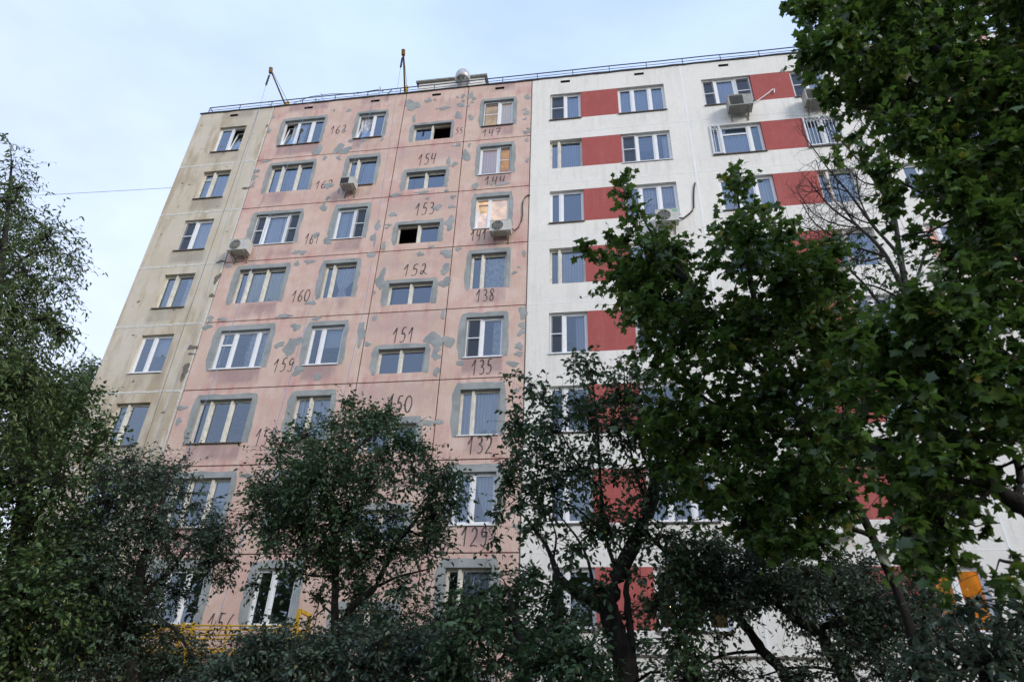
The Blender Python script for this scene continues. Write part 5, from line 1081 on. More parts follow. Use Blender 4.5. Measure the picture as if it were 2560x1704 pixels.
kn = MB()
for x in (-12.3, -10.1, -9.75, -8.2, -7.0, -6.55):
    for k in range(7):
        a = Vector((x + rnd.uniform(-.1, .1), .2 + rnd.uniform(-.06, .06), rnd.uniform(27.0, 27.62)))
        kn.tube([a, a + Vector((rnd.uniform(-.14, .14), rnd.uniform(-.05, .05), rnd.uniform(-.2, .16)))], .014, 4)
kn.tube([(-11.2, .24, 27.3), (-10.4, .2, 27.62), (-9.4, .2, 27.66), (-8.2, .2, 27.50), (-7.1, .2, 27.62)], .014, 5)
wl_o = kn.obj('knotted_wire', M['cable'], railing)
wl_o['kind'] = 'stuff'

# roof house and its ventilator
sh = MB()
sh.box(-5.66, -2.47, 1.27, 5.6, 26.7, 29.15)
shed = sh.obj('roof_house', M['white'], bld)
sh = MB()
sh.box(-5.76, -2.37, 1.19, 5.9, 29.15, 29.19)
sh.box(-5.79, -2.34, 1.16, 5.94, 29.19, 29.28)
sh.obj('roof_cover', plain('weathered_concrete_cover', (0.27, 0.27, 0.24), .8, .2), shed)
v = MB()
v.lathe(-3.40, .85, [(.21, 26.7), (.21, 28.42), (.24, 28.42), (.24, 28.5), (.22, 28.5), (.22, 28.66)], 20)
vent = v.obj('roof_ventilator', M['galv'], bld, True)
v = MB()
v.lathe(-3.40, .85, [(.25, 28.46), (.345, 28.5), (.355, 28.72), (.345, 28.86), (.30, 29.0), (.21, 29.12), (.10, 29.18), (.001, 29.2)], 24)
v.obj('hood', M['galv'], vent, True)
v = MB()
for k in range(6):
    a = k * math.pi / 3
    v.tube([(-3.4 + .22 * math.cos(a), .85 + .22 * math.sin(a), 28.35), (-3.4 + .33 * math.cos(a), .85 + .33 * math.sin(a), 28.55)], .014, 5)
v.obj('hood_stay', M['flash'], vent)
fl_ = MB()  # small wedge of dark sheet metal on the roof edge
fl_.face([(-7.35, .3, 26.93), (-6.7, .3, 26.93), (-6.85, .5, 27.35)])
fl_.face([(-7.35, .3, 26.93), (-6.85, .5, 27.35), (-6.9, 1.1, 26.93)])
fl_.face([(-6.7, .3, 26.93), (-6.9, 1.1, 26.93), (-6.85, .5, 27.35)])
fl_.obj('roof_flap', M['flash'], bld)

# --- cement patches and chipped tiles
for i, s in enumerate(PATCHES.split(';')):
    x, z, rx, rz = map(float, s.split(','))
    blob_patch('cement_patch', x, z, max(rx, .05), max(rz, .05), 100 + i, M['cement'], .009 + (i % 3) * .0012)
for i, s in enumerate(CHIPS.split(';')):
    x, z, rx, rz = map(float, s.split(','))
    blob_patch('chipped_tile_spot', x, z, rx, rz, 400 + i, M['rubble'], .011)
for i in range(16):
    rr = random.Random(900 + i)
    blob_patch('chipped_tile_spot', rr.uniform(-15.3, -12.2), rr.uniform(7, 26.2), rr.uniform(.03, .07), rr.uniform(.02, .05), 950 + i, M['rubble'], .004)

# --- hand painted flat numbers
GLY = {
    '0': [[(.55, 1), (.2, .85), (.05, .45), (.25, .05), (.6, .0), (.9, .35), (.88, .75), (.6, .98), (.5, .97)]],
    '1': [[(.1, .55), (.35, .75), (.62, 1.0), (.58, .6), (.5, -.05)]],
    '2': [[(.2, .78), (.35, .97), (.65, 1.0), (.82, .78), (.7, .5), (.35, .22), (.1, .02), (.5, .05), (.95, .0)]],
    'q': [[(.25, .75), (.4, .95), (.62, .95), (.72, .7), (.6, .35), (.35, .06), (.15, .08), (.18, .28), (.4, .34), (.65, .2), (.95, .02), (1.1, .08)]],
    '3': [[(.2, .88), (.45, 1.0), (.72, .88), (.7, .66), (.45, .54), (.78, .42), (.85, .18), (.55, .0), (.2, .05)]],
    '4': [[(.25, 1.0), (.15, .55), (.3, .42), (.62, .5)], [(.85, 1.0), (.72, .5), (.62, -.05)]],
    '5': [[(.9, 1.0), (.42, .98), (.3, .58), (.6, .6), (.8, .38), (.65, .08), (.3, -.02), (.08, .06)]],
    '6': [[(.75, 1.0), (.4, .75), (.15, .35), (.25, .04), (.6, .0), (.8, .25), (.6, .48), (.3, .4), (.18, .28)]],
    '7': [[(.15, .93), (.5, .97), (.95, 1.0), (.72, .55), (.5, -.05)], [(.3, .48), (.65, .52), (1.05, .55)]],
    '8': [[(.8, .9), (.5, 1.0), (.25, .8), (.45, .55), (.75, .3), (.6, .02), (.25, .05), (.2, .3), (.5, .52), (.8, .75), (.82, .9)]],
    '9': [[(.8, .85), (.55, 1.0), (.25, .82), (.3, .55), (.6, .5), (.82, .75), (.8, .4), (.65, .05), (.35, -.02), (.15, .1)]],
}


def catmull(p, n=6):
    out = []
    for i in range(len(p) - 1):
        p0, p1, p2, p3 = p[max(i - 1, 0)], p[i], p[i + 1], p[min(i + 2, len(p) - 1)]
        for k in range(n):
            t = k / n
            out.append(tuple(.5 * ((2 * p1[d]) + (-p0[d] + p2[d]) * t + (2 * p0[d] - 5 * p1[d] + 4 * p2[d] - p3[d]) * t * t
                                   + (-p0[d] + 3 * p1[d] - 3 * p2[d] + p3[d]) * t ** 3) for d in (0, 1)))
    out.append(p[-1])
    return out


def number(txt, x0, z0, x1, z1, wdt, seed, show=None):
    r = random.Random(seed)
    o = link('painted_number', None, None, bld)
    cw = (x1 - x0) / len(txt)
    for i, ch in enumerate(txt):
        b = MB()
        ox = x0 + cw * i
        zz = r.uniform(-.02, .02)
        for st in GLY[show[i] if show else ch]:
            pts = catmull([(ox + cw * (.06 + .82 * p[0]) , z0 + zz + (z1 - z0) * p[1]) for p in st])
            e = []
            for k, p in enumerate(pts):
                q0, q1 = pts[max(k - 1, 0)], pts[min(k + 1, len(pts) - 1)]
                dx, dz = q1[0] - q0[0], q1[1] - q0[1]
                L = math.hypot(dx, dz) or 1
                f = k / (len(pts) - 1)
                w = wdt * (.62 + .38 * math.sin(math.pi * min(1, f * 1.3 + .1))) * r.uniform(.88, 1.1) / 2
                e.append(((p[0] - dz / L * w, p[1] + dx / L * w), (p[0] + dz / L * w, p[1] - dx / L * w)))
            y = -.0052
            for k in range(len(e) - 1):
                (a, c), (a2, c2) = e[k], e[k + 1]
                b.face([(a[0], y, a[1]), (c[0], y, c[1]), (c2[0], y, c2[1]), (a2[0], y, a2[1])])
        b.obj('digit', M['paintblk'], o)
    o['label'] = 'handwritten black number %s' % txt
    return o


for i, (t_, a, c, d, e, w) in enumerate([
        ('163', -8.89, 24.66, -8.10, 25.14, .055), ('162', -8.94, 21.43, -8.15, 21.84, .055), ('161', -8.80, 18.46, -8.16, 18.96, .05),
        ('160', -8.76, 15.72, -8.0, 16.23, .055), ('159', -8.80, 12.79, -8.0, 13.30, .055), ('158', -8.80, 10.07, -8.05, 10.64, .055),
        ('157', -8.86, 6.90, -8.0, 7.44, .055), ('156', -8.86, 4.4, -8.0, 4.95, .055),
        ('55', -3.20, 23.93, -2.86, 24.27, .045),
        ('154', -4.68, 22.27, -3.86, 22.86, .06), ('153', -4.50, 19.52, -3.66, 20.12, .06), ('152', -4.62, 16.60, -3.66, 17.10, .06),
        ('151', -4.66, 13.74, -3.83, 14.32, .065), ('150', -4.50, 11.08, -3.60, 11.66, .07),
        ('147', -2.06, 23.62, -1.25, 24.02, .055), ('144', -1.82, 20.82, -.93, 21.25, .06), ('141', -2.19, 18.05, -1.53, 18.53, .06),
        ('138', -1.82, 15.24, -1.10, 15.75, .06), ('135', -1.79, 12.36, -1.04, 12.90, .065), ('132', -1.74, 9.58, -.90, 10.13, .07),
        ('129', -1.74, 6.80, -.9, 7.32, .07)]):
    number(t_, a, c, d, e, w * .8, i, '15q' if t_ == '152' else None)

# --- gas pipe on the first floor
MB().tube([(-15.5, -.12, 3.92), (-12, -.12, 3.93), (-6.0, -.12, 3.95)], .028, 8).obj('gas_pipe', M['yellow'], bld)

# ------------------------------------------------------------ things fixed to the house
def ac(label, x, z, w=.80, h=.52, d=.36, y=-.12, white=True, fan=True, sticker=False):
    """outdoor unit hung on two angle brackets"""
    t = empty('air_conditioner', (x, 0, z), label, 'air conditioner', 'air conditioner units on the facade')
    body = M['acw'] if white else M['acg']
    b = MB()
    y0, y1 = y - d, y
    b.box(-w / 2, w / 2, y0, y1, 0, h)
    b.box(-w / 2 - .008, w / 2 + .008, y0 - .008, y1 + .004, h, h + .02)
    b.box(-w / 2 + .06, -w / 2 + .14, y0 + .05, y1 - .05, -.03, -.001)
    b.box(w / 2 - .14, w / 2 - .06, y0 + .05, y1 - .05, -.03, -.001)
    b.obj('casing', body, t)
    if fan:
        cx, cz, R = -w * .13, h * .5, h * .45
        g = MB()
        n = 24
        for i in range(n):
            a, c = 2 * math.pi * i / n, 2 * math.pi * (i + 1) / n
            g.face([(cx, y0 - .003, cz), (cx + R * math.cos(a), y0 - .003, cz + R * math.sin(a)), (cx + R * math.cos(c), y0 - .003, cz + R * math.sin(c))])
        g.obj('fan_opening', M['acd'], t)
        g = MB()
        for rr in (R, R * .78, R * .56, R * .34, R * .14):
            pts = [(cx + rr * math.cos(2 * math.pi * i / n), y0 - .012, cz + rr * math.sin(2 * math.pi * i / n)) for i in range(n + 1)]
            g.tube(pts, .006, 4, caps=False)
        for k in range(8):
            a = 2 * math.pi * k / 8
            g.tube([(cx + R * .12 * math.cos(a), y0 - .014, cz + R * .12 * math.sin(a)), (cx + R * math.cos(a), y0 - .012, cz + R * math.sin(a))], .005, 4)
        g.obj('fan_guard', body, t)
    else:
        g = MB()
        for k in range(11):
            zz = h * (.1 + .8 * k / 10)
            g.box(-w * .44, w * .12, y0 - .014, y0 - .002, zz - .008, zz + .008)
        g.obj('louvre', M['acd'], t)
    if sticker:
        g = MB()
        g.box(w * .26, w * .46, y0 - .006, y0 - .001, h * .78, h * .92)
        g.obj('sticker', M['acgreen'], t)
    for s in (-1, 1):
        g = MB()
        xx = s * w * .34
        g.box(xx - .02, xx + .02, y0 + .02, -.004, -.07, -.031)
        g.box(xx - .02, xx + .02, -.04, -.004, -.30, -.07)
        g.tube([(xx, y0 + .05, -.06), (xx, -.03, -.27)], .014, 5)
        g.obj('bracket', M['bracket'], t)
    return t


ac('cream air conditioner on brackets beside the pink seam, left of the window numbered 161', -11.22, 18.0, .80, .50, .38)
ac('shallow pale air conditioner under the left sash of an upper pink wall window', -7.30, 21.02, .60, .34, .40, white=True, fan=False)
ac('white air conditioner below the warmly lit window numbered 141', -.98, 18.04, .78, .48, .34)
ac('white air conditioner with green sticker and long black cable on the white wall', 4.98, 17.95, .80, .52, .32, sticker=True)
ac('grey air conditioner under the striped top floor window left of the red panel', 8.22, 23.42, .90, .58, .44, white=False, fan=False)
ac('grey air conditioner under the top floor window right of the red panel', 11.05, 23.36, .88, .58, .44, white=False, fan=False)

def wire(name, pts, rad, mat, label, cat, group=None):
    b = MB()
    b.tube(pts, rad, 6)
    return tag(b.obj(name, mat), label, cat, group)


wire('cable', [(-.60, -.2, 18.30), (-.50, -.05, 18.34), (-.37, -.03, 18.5), (-.27, -.03, 18.8), (-.235, -.03, 19.1), (-.25, -.03, 19.5), (-.24, -.03, 19.75), (-.16, -.03, 19.97), (-.06, -.03, 20.07), (.03, -.03, 20.07)],
     .022, M['cable'], 'black cable curving up from an air conditioner to the pink and white seam', 'cable', 'cables on the facade')
wire('cable', [(5.40, -.15, 18.28), (5.58, -.04, 18.34), (5.80, -.03, 18.53), (5.93, -.03, 18.68), (6.0, -.03, 18.85), (6.04, -.03, 19.32), (6.10, -.03, 19.76), (6.17, -.03, 20.03)],
     .030, M['cable'], 'thick black cable rising beside the white wall seam', 'cable', 'cables on the facade')
wire('drain_pipe', [(8.60, -.12, 23.95), (8.8, -.06, 24.0), (9.06, -.05, 24.19), (9.4, -.05, 24.47), (9.70, -.05, 24.75), (9.73, -.06, 24.73), (9.70, -.06, 24.5)],
     .022, M['sillw'], 'thin bent pipe crossing the top red panel', 'pipe')
wire('overhead_cable', [(-15.58, .4, 22.62)] + [(-15.58 - 26 * i / 10, .4 - .2 * i, 22.62 - .35 * (i / 10) - 0.25 * math.sin(math.pi * i / 10)) for i in range(1, 11)],
       .011, M['wirep'], 'thin overhead cable running through the sky to the building corner', 'cable')
sf = empty('shelf_basket', (8.48, 0, 6.95), 'white metal shelf box hung under a lower window behind the maple', 'basket')
b = MB()
b.box(-.34, .34, -.46, -.02, -.03, 0)
b.obj('floor_plate', M['acw'], sf)
b = MB()
for zz in (.18, .36):
    b.tube([(-.33, -.02, zz), (-.33, -.45, zz), (.33, -.45, zz), (.33, -.02, zz)], .011, 5)
for xx in (-.33, -.11, .11, .33):
    b.tube([(xx, -.45, 0), (xx, -.45, .36)], .009, 5)
b.obj('rail', M['sillw'], sf)

# --- roof hoists and the cradle they carry
def hoist(label, x, zpost, tipx, tipy):
    t = empty('roof_hoist', (x, .3, ZTOP + .05), label, 'hoist', 'suspension hoists on the roof edge')
    dx, dy = tipx - x, tipy - .3
    b = MB()
    b.tube([(-dx * .9, 2.6, .28), (0, 0, .36), (dx, dy, .40)], [.04, .04, .036], 6)
    b.tube([(dx - .0, dy + .02, .28), (dx, dy - .06, .52)], .085, 8)
    b.obj('beam', M['rust'], t)
    b = MB()
    b.tube([(0, .05, 0), (0.02, .05, zpost)], .055, 6)
    for k in range(5):
        b.box(-.09, .09, .0, .1, .12 + k * zpost * .17, .15 + k * zpost * .17)
    b.tube([(-.35, .05, .02), (0, .05, .36)], .03, 6)
    b.tube([(.35, .05, .02), (0, .05, .36)], .03, 6)
    b.obj('mast', M['yellow'], t)
    b = MB()
    b.tube([(dx, dy, .48), (0, .05, zpost), (-dx * .9, 2.6, .3)], .010, 5)
    b.obj('stay_cable', M['cable'], t)
    b = MB()
    z_ = -.0
    pts = [(dx, dy, .36), (dx - .01, dy + .01, -.2), (dx - .02, dy + .02, -.6)]
    b.tube(pts, .018, 5)
    for k in range(5):
        b.box(dx - .045, dx + .03, dy - .03, dy + .03, .0 - k * .13, .06 - k * .13)
    b.obj('hook_chain', M['cable'], t)
    b = MB()
    b.box(-dx * .9 - .3, -dx * .9 + .3, 2.35, 2.9, .0, .34)
    b.obj('counterweight', M['plinth'], t)
    b = MB()
    b.tube([(dx - .02, dy + .02, -.6), (dx * .9, -1.25, -12.0), (0.0, -1.05 - .3, 4.55 - ZTOP)], .007, 5)
    b.obj('hoist_rope', M['ropeb'], t)
    return t


hoist('orange roof hoist with slanted stay cable over the beige and pink seam', -11.60, .72, -11.47, -1.55)
hoist('brown roof hoist on the roof edge left of the roof house', -5.86, .95, -5.36, -1.70)

for pts, lb in (([(-10.15, .1, 27.0), (-10.16, -.16, 26.7), (-10.35, -.4, 18.0), (-10.55, -.62, 10.0), (-10.7, -.8, 4.5)], 'thin blue rope hanging past the wide pink wall windows'),
                ([(-7.0, .1, 27.0), (-7.02, -.16, 26.7), (-7.55, -.4, 18.0), (-7.75, -.55, 12.0), (-8.1, -.75, 4.5)], 'thin blue rope hanging past the narrow pink wall windows'),
                ([(-12.55, .1, 27.0), (-12.56, -.14, 26.7), (-12.55, -.2, 15.0), (-12.5, -.2, 4.0)], 'thin dark line hanging down the beige tiled wall')):
    wire('rope', pts, .008 if 'dark' not in lb else .007, M['ropeb'] if 'dark' not in lb else M['cable'], lb, 'rope', 'ropes hanging down the facade')

cr = empty('facade_cradle', (-8.45, -.9, 3.35), 'yellow suspended work cradle hanging low behind the trees', 'cradle')
b = MB()
b.box(-2.9, 2.9, -.32, .32, 0, .05)
b.obj('deck', M['galv'], cr)
b = MB()
for yy in (-.32, .32):
    for zz in (.52, .85, 1.08):
        b.tube([(-2.9, yy, zz), (2.9, yy, zz)], .024, 6)
    b.box(-2.9, 2.9, yy - .012, yy + .012, .05, .17)
    for xx in np.linspace(-2.9, 2.9, 7):
        b.tube([(xx, yy, .05), (xx, yy, 1.08)], .022, 6)
    for k in range(6):
        xx = -2.9 + k * 5.8 / 6
        b.tube([(xx, yy, .08), (xx + 5.8 / 6, yy, .52)], .014, 5)
b.obj('guard_rail', M['yellow'], cr)
for s in (-1, 1):
    b = MB()
    for yy in (-.34, .34):
        b.box(s * 2.86 - .05, s * 2.86 + .05, yy - .03, yy + .03, 0, 1.5)
    b.box(s * 2.86 - .12, s * 2.86 + .12, -.18, .18, .55, .98)
    b.box(s * 2.86 - .05, s * 2.86 + .05, -.34, .34, 1.42, 1.5)
    b.obj('winch_frame', M['yellow'], cr)
for xx in (-.28, -.02):
    MB().box(xx - .045, xx + .045, -.40, -.345, -.05, 1.14).obj('upright', M['yellow'], cr)

# ------------------------------------------------------------ trees
TEMPL = {}
def templ(kind):
    if kind == 'maple':
        half = [(-.03, .14), (-.12, .36), (.10, .31), (.22, .42), (.42, .60), (.47, .44), (.48, .30), (.63, .30), (.72, .16)]
        out = [(0, 0)] + half + [(1, 0)] + [(x, -y) for x, y in reversed(half)]
        v = [(x, y, -.32 * y * y - .10 * x * x) for x, y in out] + [(.30, 0, .03)]
        n = len(out)
        f = [(i, (i + 1) % n, n) for i in range(n)]
    else:
        w = {'oval': .27, 'round': .36, 'lance': .15}[kind]
        v = [(0, 0, 0), (.30, w, .06), (.68, w * .78, .03), (1, 0, -.10), (.68, -w * .78, .03), (.30, -w, .06), (.5, 0, -.035)]
        f = [(0, 6, 1), (1, 6, 2), (2, 6, 3), (3, 6, 4), (4, 6, 5), (5, 6, 0)]
    return np.array(v), np.array(f)


def unit(a):
    return a / np.maximum(np.linalg.norm(a, axis=-1, keepdims=True), 1e-9)


def leaf_mesh(name, P, F, Nn, S, kind, mat):
    tv, tf = templ(kind)
    n, V = len(P), len(tv)
    side = np.cross(Nn, F)
    q = np.random.default_rng(n)
    curl = q.normal(1.2, 1.6, n)[:, None, None]          # no two leaves bend alike
    wide = q.uniform(.8, 1.15, n)[:, None, None]
    twist = q.normal(0, .35, n)[:, None, None]
    lx, ly = tv[None, :, 0:1], tv[None, :, 1:2] * wide
    lz = tv[None, :, 2:3] * curl + twist * lx * ly
    co = (P[:, None, :] + S[:, None, None] * (lx * F[:, None, :] + ly * side[:, None, :] + lz * Nn[:, None, :])).reshape(-1, 3)
    fa = (tf[None] + (np.arange(n) * V)[:, None, None]).reshape(-1, 3)
    return raw_mesh(name, co, fa, mat)


def raw_mesh(name, co, fa, mat, k=3):
    me = bpy.data.meshes.new(name)
    me.vertices.add(len(co))
    me.vertices.foreach_set('co', np.ascontiguousarray(co, dtype=np.float32).ravel())
    me.loops.add(fa.size)
    me.loops.foreach_set('vertex_index', np.ascontiguousarray(fa, dtype=np.int32).ravel())
    me.polygons.add(len(fa))
    me.polygons.foreach_set('loop_start', np.arange(0, fa.size, k, dtype=np.int32))
    me.materials.append(mat)
    me.update(calc_edges=True)
    me.validate()
    return me


def twig_mesh(name, A, B, ra, rb, mat):
    """three-sided tapered sticks from A to B"""
    d = unit(B - A)
    ref = np.where(np.abs(d[:, 2:3]) < .9, np.array([[0, 0, 1.0]]), np.array([[1.0, 0, 0]]))
    u = unit(np.cross(d, ref))
    w = np.cross(d, u)
    vs = []
    for k in range(3):
        a = 2 * math.pi * k / 3
        o = u * math.cos(a) + w * math.sin(a)
        vs += [A + o * ra[:, None], B + o * rb[:, None]]
    co = np.stack(vs, 1).reshape(-1, 3)
    q = []
    for k in range(3):
        k2 = (k + 1) % 3
        q.append((2 * k, 2 * k2, 2 * k2 + 1, 2 * k + 1))
    fa = (np.array(q)[None] + (np.arange(len(A)) * 6)[:, None, None]).reshape(-1, 4)
    return raw_mesh(name, co, fa, mat, 4)


def smooth_path(pts, n=4):
    """pts: x,y,z,r -> denser Catmull-Rom path"""
    p = np.array(pts)
    out = []
    for i in range(len(p) - 1):
        a, b, c, d = p[max(i - 1, 0)], p[i], p[i + 1], p[min(i + 2, len(p) - 1)]
        for k in range(n):
            t = k / n
            out.append(.5 * (2 * b + (c - a) * t + (2 * a - 5 * b + 4 * c - d) * t * t + (-a + 3 * b - 3 * c + d) * t ** 3))
    out.append(p[-1])
    return np.array(out)


def tree(key, name, label, cat, leaf, size, cov, mat, bark, seed, group, parts=0, spray=.07, droop=.15, bare=False, vary=.55):
    bs, ls = TREES[key]
    B = np.array([[float(v) for v in s.split(',')] for s in bs.split(';')])
    LM = [[[float(v) for v in q.split(',')] for q in l.split(';')] for l in ls.split('|')]
    g = np.random.default_rng(seed)
    root = LM[0][0]
    base = (root[0], root[1], 0.0)
    t = empty(name, base, label, cat, group)
    org = np.array(base)
    # trunk goes down to the soil
    LM[0] = [[root[0], root[1], -.1, root[3] * 1.25], [root[0], root[1], root[2] * .5, root[3] * 1.08]] + LM[0]
    nodes, radii = [], []
    for li, l in enumerate(LM):
        sp = smooth_path(l, 5)
        sp[:, 3] = np.maximum(sp[:, 3], .004)
        wob = g.normal(0, 1, (len(sp), 3)) * np.minimum(sp[:, 3:4] * .10, .012)
        pts = sp[:, :3] + wob - org
        b = MB()
        b.tube([tuple(p) for p in pts], list(sp[:, 3] * (1 + g.uniform(-.08, .08, len(sp)))), 8 if li == 0 else 6)
        b.obj('trunk' if li == 0 else 'branch', bark, t, True)
        nodes.append(pts + org)
        radii.append(sp[:, 3])
    nodes, radii = np.concatenate(nodes), np.concatenate(radii)
    hi = nodes[:, 2] > 2.0
    nodes, radii = nodes[hi], radii[hi]
    tw_a, tw_b, tw_ra, tw_rb = [], [], [], []
    if bare:
        for l in LM[1:]:
            sp = smooth_path(l, 6)[:, :3]
            for _ in range(26):
                k = int(g.integers(len(sp) // 4, len(sp)))
                d0 = unit(sp[min(k + 1, len(sp) - 1)] - sp[max(k - 1, 0)] + g.normal(0, .75, 3) * np.array([.5, .5, .5]))
                p = sp[k]
                rr = .0062
                for _s in range(int(g.integers(3, 7))):
                    q = p + d0 * g.uniform(.08, .16)
                    tw_a.append(p); tw_b.append(q); tw_ra.append(rr); tw_rb.append(rr * .8)
                    if g.random() < .45:
                        e = q + unit(d0 + g.normal(0, .7, 3)) * g.uniform(.08, .22)
                        tw_a.append(q); tw_b.append(e); tw_ra.append(rr * .7); tw_rb.append(rr * .35)
                    p, rr = q, rr * .82
                    d0 = unit(d0 + g.normal(0, .28, 3) + np.array([0, 0, .05]))
    # limbs from the skeleton to every clump of foliage, sprays of leaves inside the clumps
    TA, TB, RA, RB = tw_a, tw_b, tw_ra, tw_rb
    LP, LF, LN, LS = [], [], [], []
    tv, tf = templ(leaf)
    a3 = tv[tf]
    area = .5 * np.linalg.norm(np.cross(a3[:, 1] - a3[:, 0], a3[:, 2] - a3[:, 0]), axis=1).sum() * size * size
    order = np.argsort([np.min(np.linalg.norm(nodes - b_[:3], axis=1)) for b_ in B])
    for bi in order:
        c, r = B[bi, :3], B[bi, 3]
        dd = np.linalg.norm(nodes - c, axis=1) + 0.6 * np.maximum(nodes[:, 2] - c[2], 0)
        k = int(np.argmin(dd))
        a = nodes[k]
        r0 = min(radii[k] * .7, .03)
        L = np.linalg.norm(c - a)
        mids = [a]
        nseg = max(2, int(L / .35))
        off = g.normal(0, .06, 3) * L
        for s in range(1, nseg + 1):
            f = s / nseg
            p = a + (c - a) * f + off * math.sin(math.pi * f) + g.normal(0, .015, 3)
            mids.append(p)
        for s in range(nseg):
            f0, f1 = s / nseg, (s + 1) / nseg
            TA.append(mids[s]); TB.append(mids[s + 1])
            RA.append(r0 * (1 - .6 * f0)); RB.append(r0 * (1 - .6 * f1))
        nodes = np.vstack([nodes, np.array(mids[1:])])
        radii = np.concatenate([radii, np.full(nseg, max(r0 * .5, .004))])
        nl = max(4, int(cov * float(np.clip(g.lognormal(-.12, vary), .15, 2.2)) * math.pi * r * r / (area * .55)))
        per = max(4, int(r / spray))
        ns = max(3, nl // per)
        d = unit(g.normal(0, 1, (ns, 3)) + np.array([0, 0, .12]))
        st = c + d * (r * g.uniform(.0, .62, (ns, 1))) + g.normal(0, .08 * r, (ns, 3))
        ln = r * np.where(g.random((ns, 1)) < .16, g.uniform(1.1, 1.9, (ns, 1)), g.uniform(.4, 1.1, (ns, 1)))
        en = st + d * ln + np.array([0, 0, -1.0]) * droop * ln
        # each spray hangs on a twig from the clump's heart
        TA += [c + g.normal(0, .06 * r, 3) for _ in range(ns)]; TB += list(st); RA += [.006] * ns; RB += [.004] * ns
        TA += list(st); TB += list(en); RA += [.004] * ns; RB += [.0018] * ns
        if bare and g.random() < .35:
            continue
        for s in range(ns):
            n_ = per + int(g.integers(-1, 2))
            if n_ < 2:
                continue
            f = np.linspace(.12, 1.0, n_)
            p = st[s] + (en[s] - st[s]) * f[:, None] + g.normal(0, .012, (n_, 3))
            ax = unit(en[s] - st[s])
            sd = unit(np.cross(ax, np.array([0, 0, 1.0])) + g.normal(0, .15, 3))
            sg = np.where(np.arange(n_) % 2 == 0, 1.0, -1.0)[:, None]
            fw = unit(ax * .55 + sd * sg * .8 + np.array([0, 0, -.35]) + g.normal(0, .38, (n_, 3)))
            up = np.array([0, 0, 1.0]) + g.normal(0, .55, (n_, 3))
            up = unit(up - fw * np.sum(up * fw, 1, keepdims=True))
            LP.append(p); LF.append(fw); LN.append(up)
            LS.append(size * np.clip(g.normal(1, .2, n_), .55, 1.45))
    P, F, N_, S = np.concatenate(LP) - org, np.concatenate(LF), np.concatenate(LN), np.concatenate(LS)
    if parts:
        camp = np.array(cam.matrix_world.translation)
        near = np.argsort(np.linalg.norm(P + org - camp, axis=1) / S)
        # leaves that stand inside the picture only
        R = np.array(cam.matrix_world.to_3x3())
        q = (P + org - camp) @ R
        inv = (np.abs(q[:, 0] / -q[:, 2]) < .74) & (np.abs(q[:, 1] / -q[:, 2]) < .49)
        near = near[inv[near]][:parts]
        vs, fs = templ(leaf)
        lm = []
        for k in range(4):
            vv = vs.copy()
            vv[:, 2] += (k - 1.5) * .10 * vv[:, 1] ** 2 + .06 * (k % 2) * vv[:, 0]
            lm.append(raw_mesh('leaf', vv, fs, LEAFV[mat.name][k]))
        for n_, i in enumerate(near):
            o = link('leaf', lm[n_ % 4], None, t)
            f, n, s = F[i], N_[i], np.cross(N_[i], F[i])
            mtx = Matrix(((f[0], s[0], n[0], P[i][0]), (f[1], s[1], n[1], P[i][1]), (f[2], s[2], n[2], P[i][2]), (0, 0, 0, 1)))
            o.matrix_local = mtx @ Matrix.Scale(float(S[i]), 4)
        keep = np.ones(len(P), bool)
        keep[near] = False
        P, F, N_, S = P[keep], F[keep], N_[keep], S[keep]
    cr_ = link('crown', leaf_mesh('crown', P, F, N_, S, leaf, mat), None, t)
    cr_['kind'] = 'stuff'
    tw = link('twigs', twig_mesh('twigs', np.array(TA) - org, np.array(TB) - org, np.array(RA), np.array(RB), bark), None, t)
    tw['kind'] = 'stuff'
    return len(P)


L_MAPLE = mat_leaf('maple_leaf', (0.028, 0.066, 0.012), (0.098, 0.178, 0.030), (0.24, 0.21, 0.03), .02, trans=.42)
L_APPLE = mat_leaf('small_tree_leaf', (0.030, 0.072, 0.030), (0.098, 0.172, 0.074), (0.20, 0.19, 0.05), .012)
L_DULL = mat_leaf('dull_leaf', (0.036, 0.068, 0.044), (0.108, 0.158, 0.104), (0.16, 0.17, 0.06), .010)
L_ASH = mat_leaf('ash_leaf', (0.062, 0.105, 0.032), (0.160, 0.225, 0.075), (0.20, 0.19, 0.05), .015)
L_LIME = mat_leaf('lime_leaf', (0.036, 0.076, 0.024), (0.120, 0.190, 0.060), (0.26, 0.25, 0.05), .012)
LEAFV = {L_MAPLE.name: [
    mat_leaf('maple_leaf_deep', (0.022, 0.052, 0.010), (0.055, 0.110, 0.020), (0.20, 0.18, 0.03), 0.0),
    mat_leaf('maple_leaf_mid', (0.036, 0.078, 0.014), (0.078, 0.145, 0.026), (0.20, 0.18, 0.03), 0.0),
    mat_leaf('maple_leaf_fresh', (0.065, 0.120, 0.018), (0.105, 0.175, 0.028), (0.20, 0.18, 0.03), 0.0),
    mat_leaf('maple_leaf_dark', (0.024, 0.050, 0.016), (0.050, 0.090, 0.026), (0.20, 0.18, 0.03), 0.0)]}

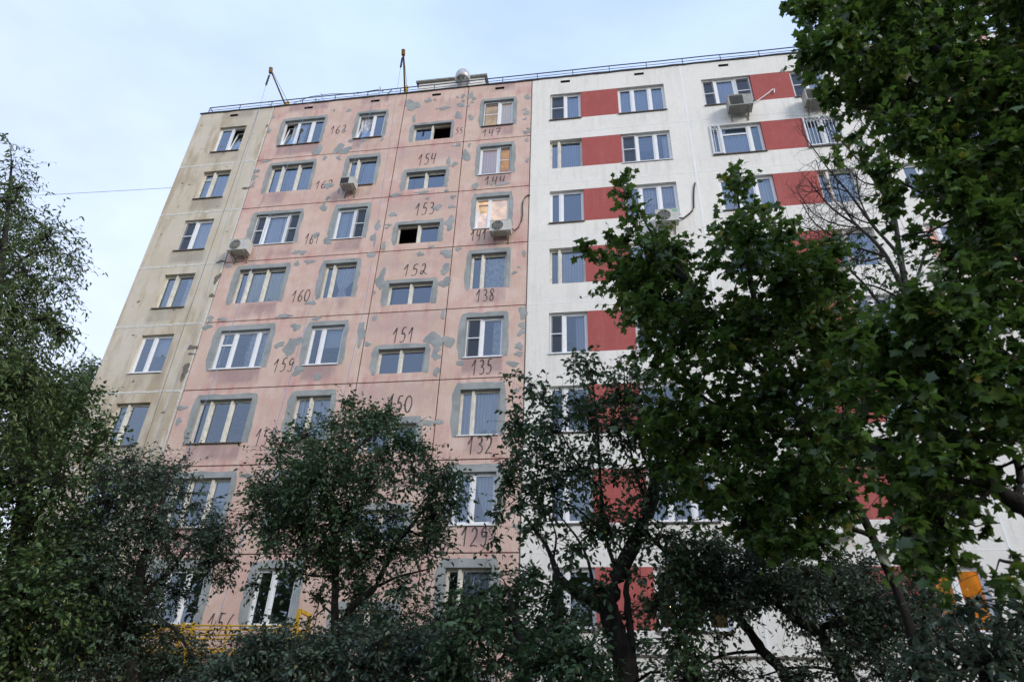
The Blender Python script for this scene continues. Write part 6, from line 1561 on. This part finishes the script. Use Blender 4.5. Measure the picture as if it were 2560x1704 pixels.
TG = 'trees in front of the apartment block'
tree('far', 'poplar_tree', 'dark tree far behind the left corner of the building', 'tree', 'oval', .17, 1.5, L_ASH, M['bark'], 2, TG, spray=.16)
tree('ash', 'ash_tree', 'tall tree with narrow drooping leaves at the left edge against the sky', 'tree', 'lance', .108, .60, L_ASH, M['bark'], 3, TG, spray=.075, droop=.45)
tree('lime', 'lime_tree', 'lush green tree low at the left edge', 'tree', 'oval', .090, .85, L_LIME, M['bark'], 4, TG)
tree('plum', 'plum_tree', 'dull green small leaved tree in front of the beige and pink seam', 'tree', 'oval', .072, .62, L_DULL, M['bark'], 5, TG, spray=.055)
tree('apple', 'apple_tree', 'round small leaved tree with a forked trunk in front of the pink wall', 'tree', 'oval', .080, .68, L_APPLE, M['bark'], 6, TG, spray=.06, vary=.8)
tree('cherry', 'bird_cherry_tree', 'loose tree with a thick forked dark trunk before the white wall', 'tree', 'oval', .085, .66, L_APPLE, M['bark'], 7, TG, spray=.055)
tree('bush', 'dense_shrub', 'dense dark shrub beside the thick forked trunk', 'shrub', 'oval', .075, .95, L_APPLE, M['bark'], 8, None, spray=.055)
tree('maple_mid', 'maple_tree', 'maple with two pointed tops in front of the white and red wall', 'tree', 'maple', .100, 1.4, L_MAPLE, M['bark'], 9, TG, parts=300, spray=.055)
tree('bare', 'bare_twigged_tree', 'half bare grey twigged tree between the two maples', 'tree', 'oval', .095, .40, L_APPLE, M['barkt'], 10, TG, spray=.055, bare=True)
tree('under', 'undergrowth_shrub', 'low dark shrub at the bottom edge between the two forked trees', 'shrub', 'oval', .07, 1.1, L_DULL, M['bark'], 15, None, spray=.05)
tree('elder', 'elder_shrub', 'loose shrub with a thin leaning trunk low on the right', 'shrub', 'oval', .072, .85, L_DULL, M['bark'], 11, None, spray=.055)
tree('hawthorn', 'hawthorn_tree', 'small leaved tree with a crooked forked trunk low on the right', 'tree', 'oval', .062, .62, L_DULL, M['bark'], 12, TG, spray=.045)
tree('lilac', 'lilac_shrub', 'dark shrub at the bottom right under the large maple', 'shrub', 'oval', .085, 1.3, L_DULL, M['bark'], 13, None, spray=.05)
tree('maple_near', 'maple_tree', 'large maple filling the right side of the photo', 'tree', 'maple', .084, 1.6, L_MAPLE, M['bark'], 14, TG, parts=300, spray=.055)


def woodland():
    """trees on the other side of the yard, behind the viewer: they shade the lower wall and stand in its window panes"""
    g = np.random.default_rng(33)
    P = []
    for i in range(26):
        cx, cy = -48 + i * 4.2 + g.uniform(-1.5, 1.5), -40 + g.uniform(-3, 3)
        h = g.uniform(14, 20)
        for _ in range(12):
            c = np.array([cx + g.normal(0, 1.5), cy + g.normal(0, 1.5), h * g.uniform(.28, .92)])
            n = 80
            P.append(c + unit(g.normal(0, 1, (n, 3))) * (g.uniform(.6, 1.9, (n, 1))))
    P = np.concatenate(P)
    n = len(P)
    F = unit(g.normal(0, 1, (n, 3)))
    U = g.normal(0, .6, (n, 3)) + np.array([0, 0, 1.0])
    U = unit(U - F * np.sum(U * F, 1, keepdims=True))
    o = link('woodland', leaf_mesh('woodland', P, F, U, g.uniform(.5, 1.0, n), 'oval', L_ASH))
    o['kind'] = 'stuff'
    o['label'] = 'row of trees across the yard'


woodland()
